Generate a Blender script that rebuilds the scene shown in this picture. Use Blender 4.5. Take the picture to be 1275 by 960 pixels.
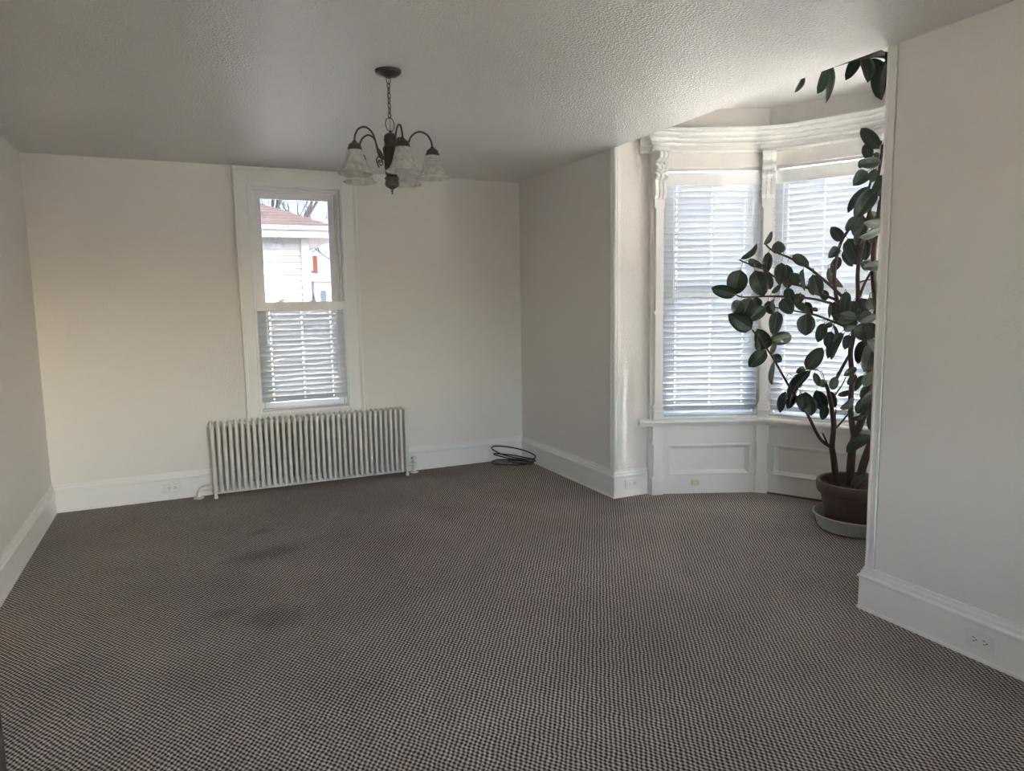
import bpy, math, random
from mathutils import Vector, Matrix
random.seed(7)
R = math.radians
scene = bpy.context.scene
for o in list(bpy.data.objects): bpy.data.objects.remove(o)
C = scene.collection

# ------------------------------------------------------------------ camera
YAW, PITCH, ROLL, FPX, EYE = 0.433005, 0.119490, -0.016489, 879.109, 1.41892
cam_d = bpy.data.cameras.new('camera'); cam = bpy.data.objects.new('camera', cam_d); C.objects.link(cam)
cam_d.sensor_fit = 'HORIZONTAL'; cam_d.sensor_width = 36.0; cam_d.lens = FPX/1275*36.0
cam_d.clip_start = 0.05; cam_d.clip_end = 300
fw = Vector((math.sin(YAW)*math.cos(PITCH), math.cos(YAW)*math.cos(PITCH), -math.sin(PITCH)))
rt0 = Vector((math.cos(YAW), -math.sin(YAW), 0)); up0 = rt0.cross(fw)
rt = rt0*math.cos(ROLL)+up0*math.sin(ROLL); up = -rt0*math.sin(ROLL)+up0*math.cos(ROLL)
m3 = Matrix((rt, up, -fw)).transposed()
cam.matrix_world = Matrix.Translation((0, 0, EYE)) @ m3.to_4x4()
scene.camera = cam

# ------------------------------------------------------------------ sky, sun, exposure
SKY = 0.64; SUN = 3.6; EXPO = 3.65
SUN_TO = Vector((0.60, -0.56, 0.57)).normalized()
world = bpy.data.worlds.new('world'); scene.world = world; world.use_nodes = True
nt = world.node_tree; nt.nodes.clear()
wo = nt.nodes.new('ShaderNodeOutputWorld'); bg = nt.nodes.new('ShaderNodeBackground'); sk = nt.nodes.new('ShaderNodeTexSky')
sk.sky_type = 'NISHITA'; sk.sun_disc = False; sk.sun_elevation = math.asin(SUN_TO.z)
sk.sun_rotation = math.atan2(SUN_TO.x, SUN_TO.y); sk.air_density = 1.0; sk.dust_density = 4.0; sk.ozone_density = 1.0
bg.inputs['Strength'].default_value = SKY
nt.links.new(sk.outputs[0], bg.inputs[0]); nt.links.new(bg.outputs[0], wo.inputs[0])
sd = bpy.data.lights.new('sun', 'SUN'); sd.energy = SUN; sd.angle = R(0.6); sd.color = (1.0, 0.97, 0.93)
sun = bpy.data.objects.new('sun', sd); C.objects.link(sun)
sun.rotation_euler = SUN_TO.to_track_quat('Z', 'Y').to_euler(); sun.location = (0, -10, 12)
vs = scene.view_settings
vs.view_transform = 'Standard'; vs.look = 'None'; vs.gamma = 1.0; vs.use_curve_mapping = False; vs.exposure = EXPO

# ------------------------------------------------------------------ materials
def mat(name, col, rough=0.5, spec=0.5, metal=0.0, bump=None, var=None):
    """bump=(scale, strength, distance[, detail]); var=(scale, amount): soft colour mottling"""
    m = bpy.data.materials.new(name); m.use_nodes = True
    t = m.node_tree; b = t.nodes['Principled BSDF']
    b.inputs['Base Color'].default_value = (*col, 1); b.inputs['Roughness'].default_value = rough
    b.inputs['Specular IOR Level'].default_value = spec; b.inputs['Metallic'].default_value = metal
    tc = t.nodes.new('ShaderNodeTexCoord')
    if bump:
        n = t.nodes.new('ShaderNodeTexNoise'); n.inputs['Scale'].default_value = bump[0]
        n.inputs['Detail'].default_value = bump[3] if len(bump) > 3 else 3
        bm_ = t.nodes.new('ShaderNodeBump'); bm_.inputs['Strength'].default_value = bump[1]; bm_.inputs['Distance'].default_value = bump[2]
        t.links.new(tc.outputs['Object'], n.inputs['Vector']); t.links.new(n.outputs[0], bm_.inputs['Height'])
        t.links.new(bm_.outputs[0], b.inputs['Normal'])
    if var:
        n = t.nodes.new('ShaderNodeTexNoise'); n.inputs['Scale'].default_value = var[0]; n.inputs['Detail'].default_value = 4
        mx = t.nodes.new('ShaderNodeMix'); mx.data_type = 'RGBA'
        mx.inputs[6].default_value = (*[c*(1-var[1]) for c in col], 1); mx.inputs[7].default_value = (*[min(1, c*(1+var[1])) for c in col], 1)
        t.links.new(tc.outputs['Object'], n.inputs['Vector']); t.links.new(n.outputs[0], mx.inputs[0]); t.links.new(mx.outputs[2], b.inputs['Base Color'])
    return m

M = {}
M['wall'] = mat('wall_paint', (0.80, 0.765, 0.735), 0.5, 0.3, bump=(105, 0.42, 0.005, 2))
M['trim'] = mat('trim_paint', (0.85, 0.84, 0.82), 0.38, 0.4, bump=(30, 0.06, 0.003))
M['vinyl'] = mat('white_vinyl', (0.86, 0.87, 0.88), 0.35)
M['radiator'] = mat('radiator_paint', (0.78, 0.74, 0.68), 0.45, bump=(60, 0.08, 0.002))
M['bronze'] = mat('oil_rubbed_bronze', (0.10, 0.080, 0.070), 0.38, 0.5, 0.7, bump=(90, 0.15, 0.001))
M['plate'] = mat('outlet_plastic', (0.80, 0.79, 0.76), 0.4)
M['slot'] = mat('dark_slot', (0.03, 0.03, 0.03), 0.6)
M['ivory'] = mat('ivory_plastic', (0.72, 0.66, 0.48), 0.45)
M['cable'] = mat('black_rubber', (0.012, 0.012, 0.013), 0.45)
M['darkwood'] = mat('dark_wood', (0.02, 0.016, 0.014), 0.4, bump=(20, 0.1, 0.002))
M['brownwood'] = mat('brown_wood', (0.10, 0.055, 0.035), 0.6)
M['terracotta'] = mat('weathered_terracotta', (0.125, 0.090, 0.075), 0.75, 0.3, bump=(25, 0.25, 0.004), var=(9, 0.35))
M['saucer'] = mat('pale_green_plastic', (0.50, 0.56, 0.52), 0.4)
M['soil'] = mat('potting_mix', (0.07, 0.042, 0.033), 0.9, 0.1, bump=(60, 1.0, 0.02, 5), var=(80, 0.9))
M['bark'] = mat('rubber_plant_bark', (0.050, 0.029, 0.024), 0.7, 0.3, bump=(70, 0.4, 0.003), var=(30, 0.4))
M['leaf_top'] = mat('leaf_top', (0.009, 0.020, 0.012), 0.38, 0.4, bump=(40, 0.05, 0.002), var=(14, 0.35))
M['leaf_under'] = mat('leaf_underside', (0.038, 0.055, 0.032), 0.5, 0.35, var=(14, 0.25))
M['leaf_rib'] = mat('leaf_midrib', (0.06, 0.075, 0.035), 0.5)
M['petiole'] = mat('petiole_green', (0.06, 0.065, 0.03), 0.5)
M['siding'] = mat('white_siding', (0.62, 0.62, 0.63), 0.5)
M['nwhite'] = mat('white_fascia', (0.70, 0.69, 0.67), 0.5)
M['soffit'] = mat('cream_soffit', (0.5, 0.47, 0.44), 0.6)
M['gutter'] = mat('grey_gutter', (0.42, 0.44, 0.48), 0.4)
M['roof'] = mat('tan_shingle', (0.16, 0.118, 0.100), 0.9, 0.1, var=(9, 0.45))
M['roof_grey'] = mat('grey_shingle', (0.30, 0.28, 0.27), 0.9, 0.1, var=(6, 0.3))
M['brick'] = mat('red_brick', (0.20, 0.06, 0.045), 0.85, 0.1, var=(12, 0.3))
M['twig'] = mat('tree_bark', (0.10, 0.085, 0.08), 0.9, 0.1)
M['grass'] = mat('dormant_lawn', (0.30, 0.27, 0.22), 0.95, 0.1, var=(2, 0.3))
M['evergreen'] = mat('evergreen', (0.03, 0.05, 0.03), 0.8)
M['houseglass'] = mat('dark_window_glass', (0.10, 0.12, 0.15), 0.1)
M['bulb'] = mat('bulb_glass', (0.8, 0.8, 0.78), 0.25)

def ceiling_mat():
    m = mat('ceiling_paint', (0.76, 0.745, 0.725), 0.28, 0.8); t = m.node_tree; b = t.nodes['Principled BSDF']
    tc = t.nodes.new('ShaderNodeTexCoord')
    v = t.nodes.new('ShaderNodeTexVoronoi'); v.feature = 'SMOOTH_F1'; v.inputs['Scale'].default_value = 125; v.inputs['Smoothness'].default_value = 0.6
    n = t.nodes.new('ShaderNodeTexNoise'); n.inputs['Scale'].default_value = 80; n.inputs['Detail'].default_value = 3
    ad = t.nodes.new('ShaderNodeMath'); ad.operation = 'ADD'
    bm_ = t.nodes.new('ShaderNodeBump'); bm_.inputs['Strength'].default_value = 0.75; bm_.inputs['Distance'].default_value = 0.007
    for k in (v, n): t.links.new(tc.outputs['Object'], k.inputs['Vector'])
    t.links.new(v.outputs['Distance'], ad.inputs[0]); t.links.new(n.outputs[0], ad.inputs[1])
    t.links.new(ad.outputs[0], bm_.inputs['Height']); t.links.new(bm_.outputs[0], b.inputs['Normal'])
    return m
M['ceiling'] = ceiling_mat()

def carpet_mat():
    m = bpy.data.materials.new('berber_carpet'); m.use_nodes = True; t = m.node_tree; b = t.nodes['Principled BSDF']
    N = t.nodes.new; lk = t.links.new
    tc = N('ShaderNodeTexCoord')
    wn = N('ShaderNodeTexNoise'); wn.inputs['Scale'].default_value = 16; wn.inputs['Detail'].default_value = 2
    lk(tc.outputs['Object'], wn.inputs['Vector'])
    sub = N('ShaderNodeVectorMath'); sub.operation = 'SUBTRACT'; sub.inputs[1].default_value = (0.5, 0.5, 0.5); lk(wn.outputs[1], sub.inputs[0])
    scl = N('ShaderNodeVectorMath'); scl.operation = 'SCALE'; scl.inputs['Scale'].default_value = 0.015; lk(sub.outputs[0], scl.inputs[0])
    add = N('ShaderNodeVectorMath'); add.operation = 'ADD'; lk(tc.outputs['Object'], add.inputs[0]); lk(scl.outputs[0], add.inputs[1])
    s = 0.0155; waves = []
    for ang in (-54.5, 58.2):                 # rows of loops run along these two diagonals
        nx, ny = -math.sin(R(ang)), math.cos(R(ang)); k = 2*math.pi/s
        d = N('ShaderNodeVectorMath'); d.operation = 'DOT_PRODUCT'; d.inputs[1].default_value = (nx*k, ny*k, 0); lk(add.outputs[0], d.inputs[0])
        c = N('ShaderNodeMath'); c.operation = 'COSINE'; lk(d.outputs['Value'], c.inputs[0]); waves.append(c)
    sm = N('ShaderNodeMath'); sm.operation = 'ADD'; lk(waves[0].outputs[0], sm.inputs[0]); lk(waves[1].outputs[0], sm.inputs[1])
    fib = N('ShaderNodeTexNoise'); fib.inputs['Scale'].default_value = 110; fib.inputs['Detail'].default_value = 3; lk(tc.outputs['Object'], fib.inputs['Vector'])
    fm = N('ShaderNodeMath'); fm.operation = 'MULTIPLY_ADD'; fm.inputs[1].default_value = 2.2; lk(fib.outputs[0], fm.inputs[0]); lk(sm.outputs[0], fm.inputs[2])
    mr = N('ShaderNodeMapRange'); mr.inputs['From Min'].default_value = -0.9; mr.inputs['From Max'].default_value = 3.1; lk(fm.outputs[0], mr.inputs['Value'])
    rp = N('ShaderNodeValToRGB'); e = rp.color_ramp.elements
    e[0].position = 0.15; e[0].color = (0.038, 0.030, 0.027, 1); e[1].position = 0.8; e[1].color = (0.62, 0.555, 0.515, 1)
    k1 = e.new(0.46); k1.color = (0.235, 0.20, 0.182, 1); lk(mr.outputs[0], rp.inputs[0])
    # worn and stained patches
    st = N('ShaderNodeTexNoise'); st.inputs['Scale'].default_value = 1.5; st.inputs['Detail'].default_value = 5; st.inputs['Roughness'].default_value = 0.6
    lk(tc.outputs['Object'], st.inputs['Vector'])
    sr = N('ShaderNodeMapRange'); sr.inputs['From Min'].default_value = 0.35; sr.inputs['From Max'].default_value = 0.7
    sr.inputs['To Min'].default_value = 0.86; sr.inputs['To Max'].default_value = 1.06; lk(st.outputs[0], sr.inputs['Value'])
    prev = sr.outputs[0]
    for (x, y, rx, ry, a, dep) in STAINS:
        mp = N('ShaderNodeMapping'); mp.vector_type = 'TEXTURE'; mp.inputs['Location'].default_value = (x, y, 0)
        mp.inputs['Rotation'].default_value = (0, 0, R(a)); mp.inputs['Scale'].default_value = (rx, ry, 1)
        sc2 = N('ShaderNodeVectorMath'); sc2.operation = 'SCALE'; sc2.inputs['Scale'].default_value = 8.0; lk(scl.outputs[0], sc2.inputs[0])
        ad2 = N('ShaderNodeVectorMath'); ad2.operation = 'ADD'; lk(tc.outputs['Object'], ad2.inputs[0]); lk(sc2.outputs[0], ad2.inputs[1])
        lk(ad2.outputs[0], mp.inputs['Vector'])
        ln = N('ShaderNodeVectorMath'); ln.operation = 'LENGTH'; lk(mp.outputs[0], ln.inputs[0])
        r2 = N('ShaderNodeMapRange'); r2.interpolation_type = 'SMOOTHSTEP'; r2.inputs['To Min'].default_value = 1-dep; r2.inputs['To Max'].default_value = 1.0
        r2.inputs['From Min'].default_value = 0.2; r2.inputs['From Max'].default_value = 1.0; lk(ln.outputs['Value'], r2.inputs['Value'])
        mu = N('ShaderNodeMath'); mu.operation = 'MULTIPLY'; lk(prev, mu.inputs[0]); lk(r2.outputs[0], mu.inputs[1]); prev = mu.outputs[0]
    mx = N('ShaderNodeVectorMath'); mx.operation = 'SCALE'; lk(rp.outputs[0], mx.inputs[0]); lk(prev, mx.inputs['Scale'])
    lk(mx.outputs[0], b.inputs['Base Color'])
    bp = N('ShaderNodeBump'); bp.inputs['Strength'].default_value = 0.8; bp.inputs['Distance'].default_value = 0.006
    lk(mr.outputs[0], bp.inputs['Height']); lk(bp.outputs[0], b.inputs['Normal'])
    b.inputs['Roughness'].default_value = 0.95; b.inputs['Specular IOR Level'].default_value = 0.1
    return m
STAINS = [(0.36, 4.16, 0.30, 0.15, 12, 0.26), (0.29, 3.26, 0.22, 0.17, -15, 0.27), (0.08, 3.40, 0.15, 0.09, 30, 0.20), (0.36, 4.58, 0.12, 0.06, 10, 0.22), (-0.53, 3.17, 0.08, 0.04, 20, 0.2), (-0.455, 2.776, 0.035, 0.02, 0, 0.5)]
M['carpet'] = carpet_mat()

def glass_mat(name, tint):
    m = bpy.data.materials.new(name); m.use_nodes = True; t = m.node_tree; t.nodes.remove(t.nodes['Principled BSDF'])
    o = t.nodes['Material Output']; tr = t.nodes.new('ShaderNodeBsdfTransparent'); gl = t.nodes.new('ShaderNodeBsdfGlossy'); gl.inputs['Roughness'].default_value = 0.02
    tr.inputs[0].default_value = (*tint, 1)
    fr = t.nodes.new('ShaderNodeFresnel'); fr.inputs[0].default_value = 1.45; mx = t.nodes.new('ShaderNodeMixShader')
    t.links.new(fr.outputs[0], mx.inputs[0]); t.links.new(tr.outputs[0], mx.inputs[1]); t.links.new(gl.outputs[0], mx.inputs[2]); t.links.new(mx.outputs[0], o.inputs[0])
    return m
M['glass'] = glass_mat('window_glass', (0.96, 0.98, 0.98)); M['dimming_glass'] = glass_mat('view_dimming_glass', (0.29, 0.305, 0.33))  # second glass: tint added only to dim the bright view outdoors

def translucent_mat(name, col, tcol, fac, rough=0.4, marble=None):
    m = mat(name, col, rough, 0.4); t = m.node_tree; b = t.nodes['Principled BSDF']; o = t.nodes['Material Output']
    tl = t.nodes.new('ShaderNodeBsdfTranslucent'); tl.inputs[0].default_value = (*tcol, 1)
    mx = t.nodes.new('ShaderNodeMixShader'); mx.inputs[0].default_value = fac
    t.links.new(b.outputs[0], mx.inputs[1]); t.links.new(tl.outputs[0], mx.inputs[2]); t.links.new(mx.outputs[0], o.inputs[0])
    if marble:
        tc = t.nodes.new('ShaderNodeTexCoord'); n = t.nodes.new('ShaderNodeTexNoise'); n.inputs['Scale'].default_value = marble; n.inputs['Detail'].default_value = 4
        n.inputs['Distortion'].default_value = 2.5; t.links.new(tc.outputs['Object'], n.inputs['Vector'])
        rp = t.nodes.new('ShaderNodeValToRGB'); rp.color_ramp.elements[0].position = 0.35; rp.color_ramp.elements[1].position = 0.65
        rp.color_ramp.elements[0].color = (*[c*0.72 for c in col], 1); rp.color_ramp.elements[1].color = (*col, 1)
        t.links.new(n.outputs[0], rp.inputs[0]); t.links.new(rp.outputs[0], b.inputs['Base Color']); t.links.new(rp.outputs[0], tl.inputs[0])
    return m
M['slat'] = translucent_mat('blind_slat', (0.62, 0.635, 0.66), (0.80, 0.82, 0.86), 0.06)
M['shade'] = translucent_mat('alabaster_glass', (0.90, 0.89, 0.86), (0.92, 0.91, 0.88), 0.6, 0.25, marble=16)

# ------------------------------------------------------------------ mesh helpers
class MB:
    def __init__(s): s.v = []; s.f = []; s.mi = []
    def add(s, vs, fs, T=None, mi=0):
        o = len(s.v); s.v += [tuple(T @ Vector(p)) if T else tuple(p) for p in vs]
        s.f += [tuple(i+o for i in q) for q in fs]; s.mi += [mi]*len(fs); return s
    def box(s, x0, x1, y0, y1, z0, z1, T=None, mi=0):
        vs = [(x0,y0,z0),(x1,y0,z0),(x1,y1,z0),(x0,y1,z0),(x0,y0,z1),(x1,y0,z1),(x1,y1,z1),(x0,y1,z1)]
        return s.add(vs, [(3,2,1,0),(4,5,6,7),(0,1,5,4),(1,2,6,5),(2,3,7,6),(3,0,4,7)], T, mi)
    def prism(s, poly, h0, h1, axis='z', T=None, mi=0):
        """extrude a polygon; axis z: (x,y); axis x: (y,z); axis y: (x,z)"""
        n = len(poly)
        def pt(a, b, h): return {'z': (a, b, h), 'x': (h, a, b), 'y': (a, h, b)}[axis]
        vs = [pt(a, b, h0) for a, b in poly]+[pt(a, b, h1) for a, b in poly]
        ar = sum(poly[i][0]*poly[(i+1) % n][1]-poly[(i+1) % n][0]*poly[i][1] for i in range(n))
        flip = (ar < 0) != (axis == 'y')
        fs = [tuple(reversed(range(n))), tuple(range(n, 2*n))]+[(i, (i+1) % n, n+(i+1) % n, n+i) for i in range(n)]
        if flip: fs = [tuple(reversed(q)) for q in fs]
        return s.add(vs, fs, T, mi)
    def lathe(s, prof, n=24, T=None, mi=0, cap=True):
        """prof: (radius, z) from bottom to top"""
        vs = []; fs = []; k = len(prof)
        for r_, z in prof:
            for i in range(n):
                a = 2*math.pi*i/n; vs.append((r_*math.cos(a), r_*math.sin(a), z))
        for j in range(k-1):
            for i in range(n):
                i2 = (i+1) % n; fs.append((j*n+i, j*n+i2, (j+1)*n+i2, (j+1)*n+i))
        if cap:
            fs.append(tuple(reversed(range(n)))); fs.append(tuple(range((k-1)*n, k*n)))
        return s.add(vs, fs, T, mi)
    def tube(s, pts, r0, r1=None, n=8, T=None, mi=0, closed=False):
        pts = [Vector(p) for p in pts]; r1 = r0 if r1 is None else r1; m = len(pts); vs = []; fs = []
        nrm = None
        for i, p in enumerate(pts):
            if closed: d = pts[(i+1) % m]-pts[i-1]
            else: d = pts[min(i+1, m-1)]-pts[max(i-1, 0)]
            d.normalize()
            if nrm is None:
                nrm = d.cross(Vector((0, 0, 1)))
                if nrm.length < 1e-3: nrm = d.cross(Vector((1, 0, 0)))
            nrm = nrm-d*nrm.dot(d); nrm.normalize(); bn = d.cross(nrm)
            rr = r0+(r1-r0)*i/max(1, m-1)
            for j in range(n):
                a = 2*math.pi*j/n; vs.append(p+nrm*(rr*math.cos(a))+bn*(rr*math.sin(a)))
        for i in range(m if closed else m-1):
            a = i*n; b = ((i+1) % m)*n
            for j in range(n):
                j2 = (j+1) % n; fs.append((a+j, a+j2, b+j2, b+j))
        if not closed:
            fs.append(tuple(reversed(range(n)))); fs.append(tuple(range((m-1)*n, m*n)))
        return s.add(vs, fs, T, mi)
    def mesh(s, name, mats, smooth=False):
        me = bpy.data.meshes.new(name); me.from_pydata([tuple(v) for v in s.v], [], s.f)
        for m in (mats if isinstance(mats, (list, tuple)) else [mats]): me.materials.append(M[m])
        me.polygons.foreach_set('material_index', s.mi)
        if smooth: me.polygons.foreach_set('use_smooth', [True]*len(s.f))
        me.update(); return me
    def build(s, name, mats, parent=None, smooth=False, bevel=0, autos=False):
        me = s.mesh(name, mats, smooth or autos); o = bpy.data.objects.new(name, me); C.objects.link(o)
        if parent: o.parent = parent
        if bevel:
            b = o.modifiers.new('bevel', 'BEVEL'); b.width = bevel; b.segments = 2; b.limit_method = 'ANGLE'; b.angle_limit = R(40)
        if autos:
            try: me.set_sharp_from_angle(angle=R(38))
            except Exception: pass
        return o
def place(me, name, parent, T=None):
    o = bpy.data.objects.new(name, me); C.objects.link(o); o.parent = parent
    if T is not None: o.matrix_local = T
    return o
def empty(name, loc=(0, 0, 0), rz=0):
    o = bpy.data.objects.new(name, None); C.objects.link(o); o.location = loc; o.rotation_euler = (0, 0, rz); o.empty_display_size = 0.05; return o
def tag(o, label, cat, group=None, kind=None):
    o['label'] = label; o['category'] = cat
    if group: o['group'] = group
    if kind: o['kind'] = kind
    return o
def struct(o): o['kind'] = 'structure'; return o
def catmull(pts, k=6):
    P = [Vector(p) for p in pts]; out = []
    for i in range(len(P)-1):
        a = P[max(i-1, 0)]; b = P[i]; c = P[i+1]; d = P[min(i+2, len(P)-1)]
        for j in range(k):
            t = j/k
            out.append(0.5*((2*b)+(c-a)*t+(2*a-5*b+4*c-d)*t*t+(3*b-a-3*c+d)*t**3))
    out.append(P[-1]); return out
def sweep(path, prof, mb=None, segs=None):
    """sweep a closed profile (inset to the right of the path, z) along a plan polyline with mitred corners"""
    P = [Vector((p[0], p[1])) for p in path]; n = len(P); offs = []
    for i in range(n):
        dirs = []
        if i > 0: dirs.append((P[i]-P[i-1]).normalized())
        if i < n-1: dirs.append((P[i+1]-P[i]).normalized())
        ns = [Vector((d.y, -d.x)) for d in dirs]
        b = sum(ns, Vector((0, 0))); b.normalize(); offs.append(b/max(0.2, b.dot(ns[0])))
    k = len(prof); mb = mb or MB()
    for i in (segs if segs is not None else range(n-1)):
        vs = [(P[j].x+offs[j].x*a, P[j].y+offs[j].y*a, z) for j in (i, i+1) for a, z in prof]
        fs = [(q, (q+1) % k, k+(q+1) % k, k+q) for q in range(k)]
        fs += [tuple(reversed(range(k))), tuple(range(k, 2*k))]
        ar = sum(prof[q][0]*prof[(q+1) % k][1]-prof[(q+1) % k][0]*prof[q][1] for q in range(k))
        if ar < 0: fs = [tuple(reversed(q)) for q in fs]
        mb.add(vs, fs)
    return mb

# ------------------------------------------------------------------ the room
XL, XR, YB, YR, H = -0.903, 2.733, 5.703, -1.1, 2.44
YF, YN = 4.185, 2.125                       # far and near edge of the bay opening
BV = [(3.05, 4.125), (3.75, 3.81), (4.09, 3.155), (3.75, 2.50), (3.05, 2.185)]   # corners of the bay
HB = 2.70                                   # bay ceiling
WX0, WX1, WZ0, WZ1 = 0.495, 1.19, 0.58, 2.315   # opening of the back window

o = MB().box(XL-0.2, 4.4, YR-0.2, YB+0.2, -0.2, 0).build('floor', 'carpet'); struct(o)
o = MB().box(XL-0.2, XR, YR-0.2, YB+0.2, H, H+0.12).build('ceiling', 'ceiling'); struct(o)
o = MB().box(XL-0.2, XL, YR-0.2, YB+0.2, 0, H).build('wall_left', 'wall'); struct(o)
mb = MB()
mb.box(XL, WX0, YB, YB+0.2, 0, H).box(WX1, XR+0.3, YB, YB+0.2, 0, H).box(WX0, WX1, YB, YB+0.2, 0, WZ0).box(WX0, WX1, YB, YB+0.2, WZ1, H)
struct(mb.build('wall_back', 'wall'))
mb = MB()
mb.box(XR, 3.006, YF, YB, 0, HB).box(XR, 3.006, YR-0.2, YN, 0, HB).box(XR-0.012, XR, YN, YF, H+0.001, HB)
struct(mb.build('wall_right', 'wall'))
# wall behind the viewer and an added, unseen window for fill light
RX0, RX1, RZ0, RZ1 = 0.10, 1.45, 0.80, 2.15
mb = MB()
mb.box(XL, RX0, YR-0.2, YR, 0, H).box(RX1, XR, YR-0.2, YR, 0, H).box(RX0, RX1, YR-0.2, YR, 0, RZ0).box(RX0, RX1, YR-0.2, YR, RZ1, H)
struct(mb.build('wall_rear', 'wall'))
win = struct(empty('window_6', (0, YR, 0)))
fr = MB()
for a, b in ((RX0, RX0+0.06), (RX1-0.06, RX1), ((RX0+RX1)/2-0.03, (RX0+RX1)/2+0.03)): fr.box(a, b, -0.14, -0.06, RZ0, RZ1)
fr.box(RX0, RX1, -0.14, -0.06, RZ0, RZ0+0.06).box(RX0, RX1, -0.14, -0.06, RZ1-0.06, RZ1)
fr.build('sash', 'vinyl', win)
MB().box(RX0+0.05, RX1-0.05, -0.105, -0.100, RZ0+0.05, RZ1-0.05).build('pane', 'glass', win)
cs = MB().box(RX0-0.1, RX0, 0, 0.02, RZ0-0.1, RZ1+0.1).box(RX1, RX1+0.1, 0, 0.02, RZ0-0.1, RZ1+0.1).box(RX0, RX1, 0, 0.02, RZ1, RZ1+0.1).box(RX0, RX1, 0, 0.03, RZ0-0.1, RZ0)
cs.build('casing', 'trim', win, bevel=0.004)
# unseen slab added outside the rear window to keep direct sun out
struct(MB().box(XL-1.5, XR+3.4, YR-3.2, YR-0.2, 2.46, 2.60).build('sun_block_slab', 'nwhite'))

# baseboards
BASE = [(0, 0), (0.022, 0), (0.022, 0.012), (0.018, 0.016), (0.018, 0.145), (0.024, 0.150), (0.024, 0.158), (0.016, 0.166), (0.013, 0.180), (0.008, 0.186), (0.006, 0.198), (0, 0.200)]
path = [(XL, YR), (XL, YB), (XR, YB), (XR, YF), (3.005, YF)]
for i, nm in enumerate(('baseboard_left', 'baseboard_back', 'baseboard_right', 'baseboard_bay')):
    struct(sweep(path, BASE, segs=[i]).build(nm, 'trim'))
path = [(3.005, YN), (XR, YN), (XR, YR)]
for i, nm in enumerate(('baseboard_bay_near', 'baseboard_right_near')):
    struct(sweep(path, BASE, segs=[i]).build(nm, 'trim'))
struct(sweep([(XR, YR), (XL, YR)], BASE).build('baseboard_rear', 'trim'))

# rounded wooden corner beads on the two outside corners
def bead(name, y, sgn, z1):
    mb = MB(); r = 0.013
    prof = []
    for k in range(13):                       # three-quarter round on the corner itself
        a = R(90+sgn*0+k*270/12) if sgn > 0 else R(0+k*270/12)
        prof.append((XR+0.006+r*math.cos(a), y+sgn*0.006+r*math.sin(a)))
    mb.prism(prof, 0.2, z1)
    mb.box(XR-0.006, XR+0.002, min(y+sgn*0.014, y+sgn*0.046), max(y+sgn*0.014, y+sgn*0.046), 0.2, z1)
    mb.box(XR-0.010, XR+0.002, min(y+sgn*0.036, y+sgn*0.046), max(y+sgn*0.036, y+sgn*0.046), 0.2, z1)
    mb.box(XR+0.016, XR+0.044, min(y, y-sgn*0.006), max(y, y-sgn*0.006), 0.2, z1)
    return struct(mb.build(name, 'trim', bevel=0.002))
bead('trim_1', YF, 1, H-0.002)
bead('trim_2', YN, -1, H-0.002)

# a dark door standing open beside the viewer: only its edge enters the frame
dr = struct(empty('door_1', (-0.4085, 1.739, 0), R(203)))
MB().box(0.0, 0.80, -0.022, 0.022, 0.01, 2.03).build('leaf', 'darkwood', dr, bevel=0.003)
for sy in (-1, 1):
    MB().lathe([(0.006, 0), (0.026, 0.003), (0.026, 0.008), (0.01, 0.012), (0.01, 0.04), (0.024, 0.045), (0.028, 0.058), (0.02, 0.070), (0.004, 0.073)], 16,
               Matrix.Translation((0.735, sy*0.022, 0.98)) @ Matrix.Rotation(R(-90*sy), 4, 'X')).build('knob', 'bronze', dr, autos=True)

# ------------------------------------------------------------------ back window
win = struct(empty('window_1', ((WX0+WX1)/2, YB, WZ0)))
def rel(mb, name, m, par=win, **k):
    ob = mb.build(name, m, None, **k); ob.parent = par; ob.matrix_parent_inverse = Matrix.Translation(par.location).inverted(); return ob
def frame(mb, x0, x1, z0, z1, w, y0, y1, sides='LRTB'):
    if 'L' in sides: mb.box(x0, x0+w, y0, y1, z0, z1)
    if 'R' in sides: mb.box(x1-w, x1, y0, y1, z0, z1)
    if 'T' in sides: mb.box(x0+w, x1-w, y0, y1, z1-w, z1)
    if 'B' in sides: mb.box(x0+w, x1-w, y0, y1, z0, z0+w)
    return mb
CX0, CX1 = 0.397, 1.30
mb = MB(); mb.box(CX0, WX0, YB-0.016, YB, 0.2, H-0.004).box(WX1, CX1, YB-0.016, YB, 0.2, H-0.004).box(WX0, WX1, YB-0.016, YB, WZ1, H-0.004)
rel(mb, 'casing', 'trim', bevel=0.003)
mb = MB()
for a, b, d in ((0, 0.016, 0.034), (0.016, 0.026, 0.026)):
    mb.box(CX0+a, CX0+b, YB-d, YB-0.015, 0.2, H-0.004-a).box(CX1-b, CX1-a, YB-d, YB-0.015, 0.2, H-0.004-a).box(CX0+b, CX1-b, YB-d, YB-0.015, H-0.004-b, H-0.004-a)
rel(mb, 'backband', 'trim', bevel=0.003)
mb = frame(MB(), WX0-0.004, WX1+0.004, WZ0, WZ1+0.004, 0.014, YB-0.02, YB-0.004, 'LRT'); rel(mb, 'stop_bead', 'vinyl', bevel=0.003)
mb = frame(MB(), WX0, WX1, WZ0, WZ1, 0.018, YB-0.012, YB+0.12, 'LRTB'); rel(mb, 'jamb', 'vinyl')
mb = frame(MB(), WX0+0.018, WX1-0.018, WZ0+0.018, WZ1-0.018, 0.020, YB+0.03, YB+0.12, 'LRTB'); rel(mb, 'outer_frame', 'vinyl', bevel=0.003)
mb = frame(MB(), WX0+0.036, WX1-0.036, WZ0+0.036, WZ1-0.036, 0.014, YB+0.055, YB+0.12, 'LRT'); rel(mb, 'track', 'vinyl', bevel=0.002)
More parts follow.
